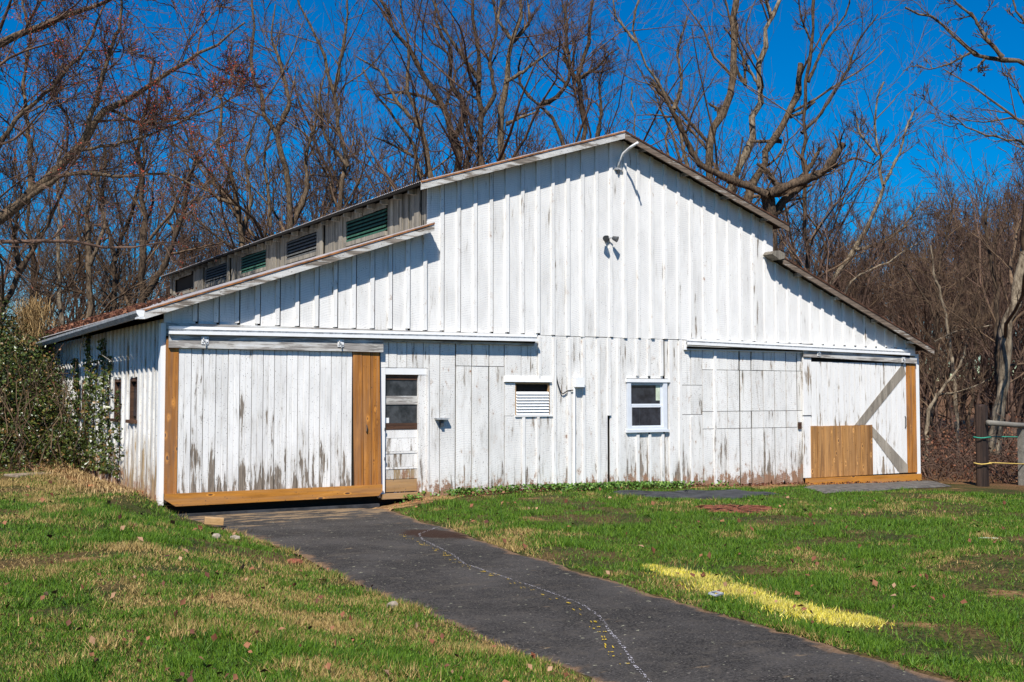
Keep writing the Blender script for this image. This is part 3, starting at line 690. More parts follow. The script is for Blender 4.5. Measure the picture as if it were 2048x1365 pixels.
# left side wall: boards and battens running to the back, three small windows
yb = [0.05, 0.29, 0.51]; y = 0.83
while y < 18: yb.append(y); y += 0.325
SW = [(1.74, 2.30), (3.00, 3.58), (6.12, 6.76)]
def side_piece(y0, y1, z0, z1, x=0.0, th=.024, name='board', mat='side'):
    x = x + random.uniform(-.003, .003)
    MB().prism([(y0, z0 + random.uniform(0, .03)), (y1, z0 + random.uniform(0, .03)), (y1, z1), (y0, z1)], x, x + th, 'x').build(name, M[mat], barn)
def zside(y): return float(terrain(np.array([-0.1]), np.array([y]))[0]) - 0.03
for a, b in zip(yb[:-1], yb[1:]):
    spans = [(a, b, zside(a), 2.93)]
    for s0, s1 in SW:
        out = []
        for p, q, zl, zh in spans:
            if q <= s0 or p >= s1: out.append((p, q, zl, zh)); continue
            if p < s0: out.append((p, s0, zl, zh))
            if q > s1: out.append((s1, q, zl, zh))
            out += [(max(p, s0), min(q, s1), zl, 1.30), (max(p, s0), min(q, s1), 2.02, zh)]
        spans = out
    for p, q, zl, zh in spans:
        if q - p > .02: side_piece(p + .003, q - .003, zl, zh)
for b in yb[1:]:
    hit = [s for s in SW if s[0] - .03 < b < s[1] + .03]
    for zl, zh in ([(zside(b), 2.92)] if not hit else [(zside(b), 1.27), (2.04, 2.92)]): side_piece(b - .045, b + .045, zl, zh, x=-0.034, th=.033, name='batten')
MB().box(0.12, 0.15, 0.15, LEN, 0.0, 2.95).build('interior_dark_sheet', M['dark'], barn)  # dark sheet standing in for the unlit inside of the side wall
for s0, s1 in SW:
    w_ = MB().box(0.07, 0.09, s0, s1, 1.3, 2.02).build('side_window', M['dark'], barn)
    box('pane', M['pane'], w_, 0.055, 0.066, s0 + .05, s1 - .05, 1.37, 1.97)
    box('sill', M['brown'], w_, -0.06, 0.06, s0 - .04, s1 + .04, 1.255, 1.31)
    for a, b, c, d in ((s0, s0 + .05, 1.312, 2.018), (s1 - .05, s1, 1.312, 2.018), (s0 + .05, s1 - .05, 1.972, 2.018)): box('frame', M['brown'], w_, 0.0, 0.069, a, b, c, d)
MB().prism([(0.03, -.3), (0.03, 2.9), (MX0, 4.5), (W1 - .03, 2.7), (W1 - .03, -.5)], LEN - .03, LEN).build('back_wall', M['side'], barn)
MB().box(W1 - .03, W1, 0.13, LEN - .03, -.7, 2.80).build('end_wall', M['side'], barn)
MB().box(MX1 - .05, MX1 - .02, 0.13, LEN, 4.5, 5.36).build('clerestory_back_wall', M['side'], barn)
MB().prism([(MX0, 4.5), (MX0, 5.46), (RX, 6.8), (MX1, 5.36), (MX1, 4.5)], LEN - .03, LEN).build('gable_end_wall', M['side'], barn)

# clerestory wall above the left roof
MB().box(MX0 + .12, MX0 + .15, 0.2, LEN, 4.6, 5.5).build('clerestory_dark_sheet', M['dark'], barn)  # dark sheet giving the louvre openings their interior shade
LV = [(1.73, 3.70, 'green'), (5.33, 7.33, 'slat_grey'), (8.71, 10.79, 'green'), (12.07, 14.12, 'slat_grey'), (15.59, 17.54, None)]
solid = [(0.03, 1.73), (3.70, 5.33), (7.33, 8.71), (10.79, 12.07), (14.12, 15.59), (17.54, 18.0)]
for s0, s1 in solid:
    y = s0
    while y < s1 - 0.06:
        w = min(random.uniform(.10, .24), s1 - y); x = MX0 + random.choice([-.045, -.012, 0.008, 0.03]) + random.uniform(-.012, .012)
        MB().prism([(y + .004, 4.70 + random.uniform(0, .02)), (y + w - .004, 4.70 + random.uniform(0, .03)), (y + w - .004 + random.uniform(-.01, .01), 5.47), (y + .004, 5.47)], x, x + .03, 'x').build('clerestory_board', M['clerestory'], barn)
        y += w
for l0, l1, c in LV:
    lv = MB().box(MX0 + .06, MX0 + .08, l0, l1, 4.80, 5.32).build('clerestory_louver', M['dark'], barn)
    if c:
        k = 6
        for j in range(k):
            z = 4.885 + j * .074
            MB().prism([(MX0 - .03, z), (MX0 - .024, z + .03), (MX0 + .0, z + .055), (MX0 + .04, z + .066), (MX0 + .04, z + .05), (MX0 - .01, z + .01)], l0 + .02, l1 - .02).build('slat', M[c], lv)
    else:
        for j in range(2): MB().prism([(MX0 - .0, 4.85 + .06 * j), (MX0 + .04, 4.88 + .06 * j), (MX0 + .04, 4.86 + .06 * j)], l0 + .02, l1 - .02).build('slat', M['slat_grey'], lv)
    box('sill', M['clerestory'], lv, MX0 - .05, MX0 + .06, l0, l1, 4.79, 4.875)
    y = l0
    while y < l1 - .05:
        w = min(random.uniform(.5, .75), l1 - y)
        box('frieze_board', M['clerestory'], lv, MX0 - .03 + random.uniform(-.01, .01), MX0 - .004, y + .006, y + w - .006, 5.315 + random.uniform(-.01, .015), 5.465)
        y += w
y = 0.35
while y < LEN:
    MB().prism([(4.40, 5.43), (MX0 - .05, 5.475), (MX0 - .05, 5.36), (4.40, 5.365)], y, y + .045).build('rafter_tail', M['clerestory'], barn)
    y += 0.61

# ------------------------------------------------------------------ things fixed to the gable
t = empty('service_mast', (8.79, 0, 6.24), 'bent pale conduit arm reaching out below the barn ridge', 'conduit')
MB().tube([(0, -.02, -.02), (.01, -.05, .12), (.03, -.16, .25), (.04, -.36, .33), (.0, -.66, .36)], [.03, .028, .026, .026, .028], 10).build('arm', M['metal_white'], t, True)
MB().box(-.08, .10, -.05, -.0, -.06, -.02).build('bracket', M['metal_grey'], t)
MB().tube([(.0, -.03, -.05), (.0, -.03, -.14)], [.03, .015], 8).build('drip_cap', M['metal_dark'], t)
t = empty('floodlight', (8.50, 0, 4.80), 'small dark twin-head floodlight high on the white gable', 'floodlight')
MB().tube([(0, 0, 0), (0, -.05, 0)], .06, 12).build('base', M['metal_dark'], t)
for sx in (-1, 1):
    h = MB().tube([(0, -.05, 0), (sx * .07, -.11, .015), (sx * .10, -.14, 0)], .014, 6).build('arm', M['metal_grey'], t)
    MB().tube([(sx * .08, -.12, .01), (sx * .14, -.20, -.03)], [.035, .062], 10).build('lamp_head', M['metal_dark'], t)
t = empty('junction_box', (7.80, 0, 1.89), 'white electrical box with a conduit running down to the soil', 'electrical box')
MB().box(-.10, .10, -.13, -.024, 0, .18).build('case', M['metal_white'], t)
MB().tube([(-.08, -.045, 0.0), (-.08, -.045, -.2), (-.085, -.045, -1.9)], .022, 8).build('conduit', M['metal_white'], t)
MB().tube([(-.50, -.01, .31), (-.44, -.03, .05), (-.38, -.03, -.10), (-.33, -.03, -.13), (-.22, -.03, -.07), (-.1, -.03, -.06)], .011, 6).build('cable', M['wire'], t)
t = empty('wall_shelf', (4.88, 0, 1.30), 'little rusty shelf bracket on the boards right of the entry door', 'shelf')
MB().prism([(-.12, .0), (.12, .0), (.13, .03), (-.13, .03)], -.10, -.0).build('plate', M['metal_grey'], t)
MB().box(-.02, .03, -.06, -.0, -.12, 0).build('bracket', M['metal_dark'], t)

